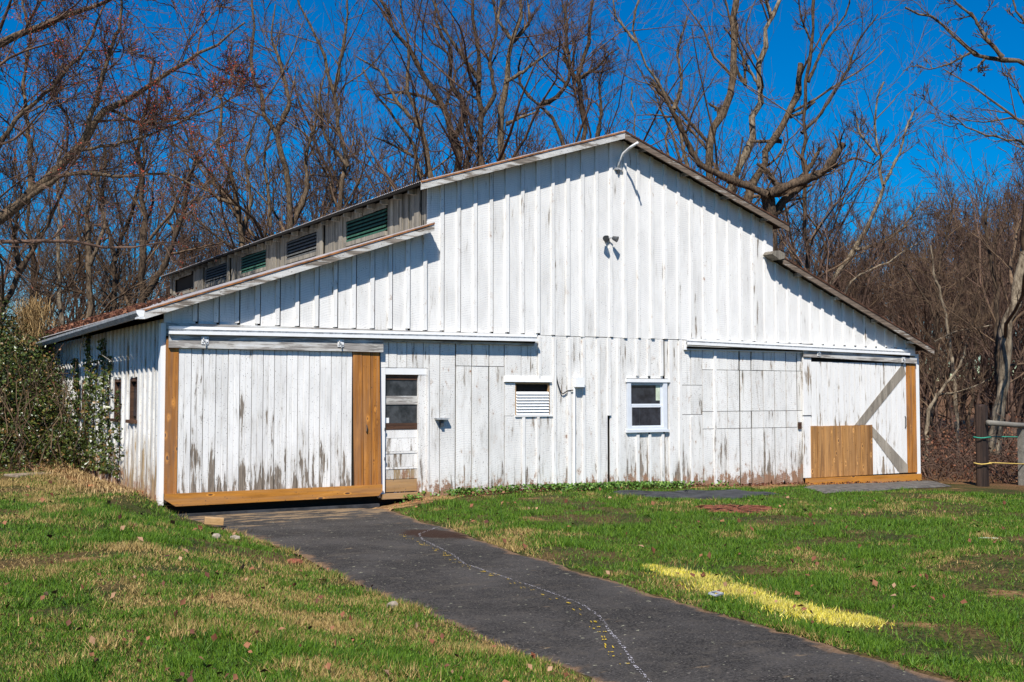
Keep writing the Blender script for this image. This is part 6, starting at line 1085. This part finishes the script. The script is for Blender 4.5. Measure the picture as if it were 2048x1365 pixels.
def fine_blades(name, P, L, w, mat, rs):
    n = len(P); az = rs.uniform(0, 2 * math.pi, n); d = np.column_stack([np.cos(az), np.sin(az), np.zeros(n)]); sa = rs.uniform(0, math.pi, n); sd = np.column_stack([np.cos(sa), np.sin(sa), np.zeros(n)]) * (w * .5)[:, None]
    ln = rs.beta(2.0, 1.6, n) * 1.25; tip = P + (d * np.sin(ln)[:, None] + np.array([0, 0, 1.0]) * np.cos(ln)[:, None]) * L[:, None]
    return big_mesh(name, np.stack([P - sd, P + sd, tip], 1).reshape(-1, 3), np.arange(3 * n).reshape(-1, 3), mat, False, None, 3)
X, Y, r, rs = lawn_points(1250000, 61)
dry = .22 + 1.3 * (fbm(X, Y, .45, 11) - .5) + .9 * (fbm(X, Y, 1.9, 13) - .5) + .10 * sstep(1.0, -3.0, X) + .16 * sstep(-10.5, -13, Y) * (X < 1)
edge = np.minimum(np.abs(X - edge_l(Y)), np.abs(X - edge_r(Y))); dry += .22 * sstep(.35, .05, edge) + .2 * sstep(-2.5, -.3, Y) * (X < .3)
dry -= .17 * sstep(2.6, 4.2, X)
sd_ = strip_d(X, Y); dye = (sd_ < .19 + .06 * rs.normal(size=len(X))) & (rs.uniform(0, 1, len(X)) < .78); dry[dye] = 1.0
tuft = fbm(X, Y, 2.4, 23); L = (.026 + .05 * sstep(.52, .80, tuft) + rs.uniform(0, .026, len(X))) * np.clip(r / 12, .8, 1.25)
tx, ty_, tr, _ = lawn_points(900, 93); tx, ty_, tr = tx[:420], ty_[:420], tr[:420]; nb = 110; cx_ = np.repeat(tx, nb) + rs.normal(0, .07, len(tx) * nb); cy_ = np.repeat(ty_, nb) + rs.normal(0, .055, len(tx) * nb)
X, Y, r = np.concatenate([X, cx_]), np.concatenate([Y, cy_]), np.concatenate([r, np.repeat(tr, nb)])
L = np.concatenate([L, rs.uniform(.05, .12, len(cx_)) * np.repeat(rs.uniform(.6, 1.2, len(tx)), nb)]); dry = np.concatenate([dry, np.repeat(np.where(rs.uniform(0, 1, len(tx)) < .8, -.1, .75), nb)]); dye = np.concatenate([dye, np.zeros(len(cx_), bool)])
P = np.column_stack([X, Y, terrain(X, Y) - .004]); keep = ~dye
g_ = fine_blades('grass', P[keep], L[keep], .0048 + .00036 * r[keep], M['grass'], rs)
at = g_.data.attributes.new('dryness', 'FLOAT', 'POINT'); at.data.foreach_set('value', np.repeat(dry[keep], 3).astype(np.float32))
tag(g_, 'short patchy green and straw coloured lawn', 'grass', kind='stuff')
n = 46000; t = rs.uniform(0, len(YG) - 1.001, n); i = t.astype(int); f = (t - i)[:, None]; q = YG[i] * (1 - f) + YG[i + 1] * f; w = .17 * np.clip(np.minimum(t / .8, (len(YG) - 1 - t) / 1.2), .25, 1)
q = q[:, :2] + rs.normal(0, 1, (n, 2)) * w[:, None] * .75; ky = rs.uniform(0, 1, n) < .25 + .75 * sstep(.40, .58, fbm(q[:, 0], q[:, 1], 3.5, 55)); q = q[ky]; n = len(q); q = np.column_stack([q, terrain(q[:, 0], q[:, 1]) - .004])
tag(fine_blades('painted_grass', q, rs.uniform(.03, .065, n), np.full(n, .010), M['yellow_blades'], rs), 'strip of grass sprayed bright yellow beside the drive', 'grass', kind='stuff')

# fallen leaves, straw scraps, weeds along the wall
n = 700; X, Y, r, rs2 = lawn_points(n * 2, 77); q = np.column_stack([X, Y, terrain(X, Y) + .055])
tag(leaf_mesh('fallen_leaves', q, rs2.uniform(.03, .075, len(q)) * np.clip(r / 10, .8, 1.3), M['litter'], 1.2, None, rs2), 'scattered dead leaves on the lawn', 'leaves', kind='stuff')
n = 5000; q = np.column_stack([rs.normal(-.45, .35, n), rs.uniform(-.5, 6, n)]); q = q[(q[:, 0] < -.05)]; q = np.column_stack([q, terrain(q[:, 0], q[:, 1])])
tag(blades('straw_litter', q, rs.uniform(.08, .22, len(q)), 2.2, .010, M['dry'], None, 1.1, rs), 'dry straw lying along the left barn wall', 'straw', kind='stuff')
wx = np.concatenate([rs.normal(c, s_, k) for c, s_, k in ((5.3, .25, 350), (6.2, .2, 220), (7.2, .4, 700), (8.0, .45, 900), (9.0, .5, 900), (9.9, .35, 500), (4.25, .12, 90), (11.3, .2, 60))]); wy = -.06 - np.abs(rs.normal(0, .16, len(wx)))
q = np.column_stack([wx, wy, terrain(wx, wy) + rs.uniform(0, .13, len(wx))])
tag(leaf_mesh('weeds', q, rs.uniform(.035, .075, len(q)), M['weed'], .6, None, rs), 'low green weeds along the foot of the gable wall', 'weeds', kind='stuff')
q = np.column_stack([rs.uniform(5, 17.3, 1400), -.05 - np.abs(rs.normal(0, .14, 1400))]); q = np.column_stack([q, terrain(q[:, 0], q[:, 1]) + rs.uniform(.01, .06, 1400)])
tag(leaf_mesh('wall_litter', q, rs.uniform(.03, .07, 1400), M['litter_red'], .9, None, rs), 'red brown leaf litter against the rotten board ends', 'leaves', kind='stuff')
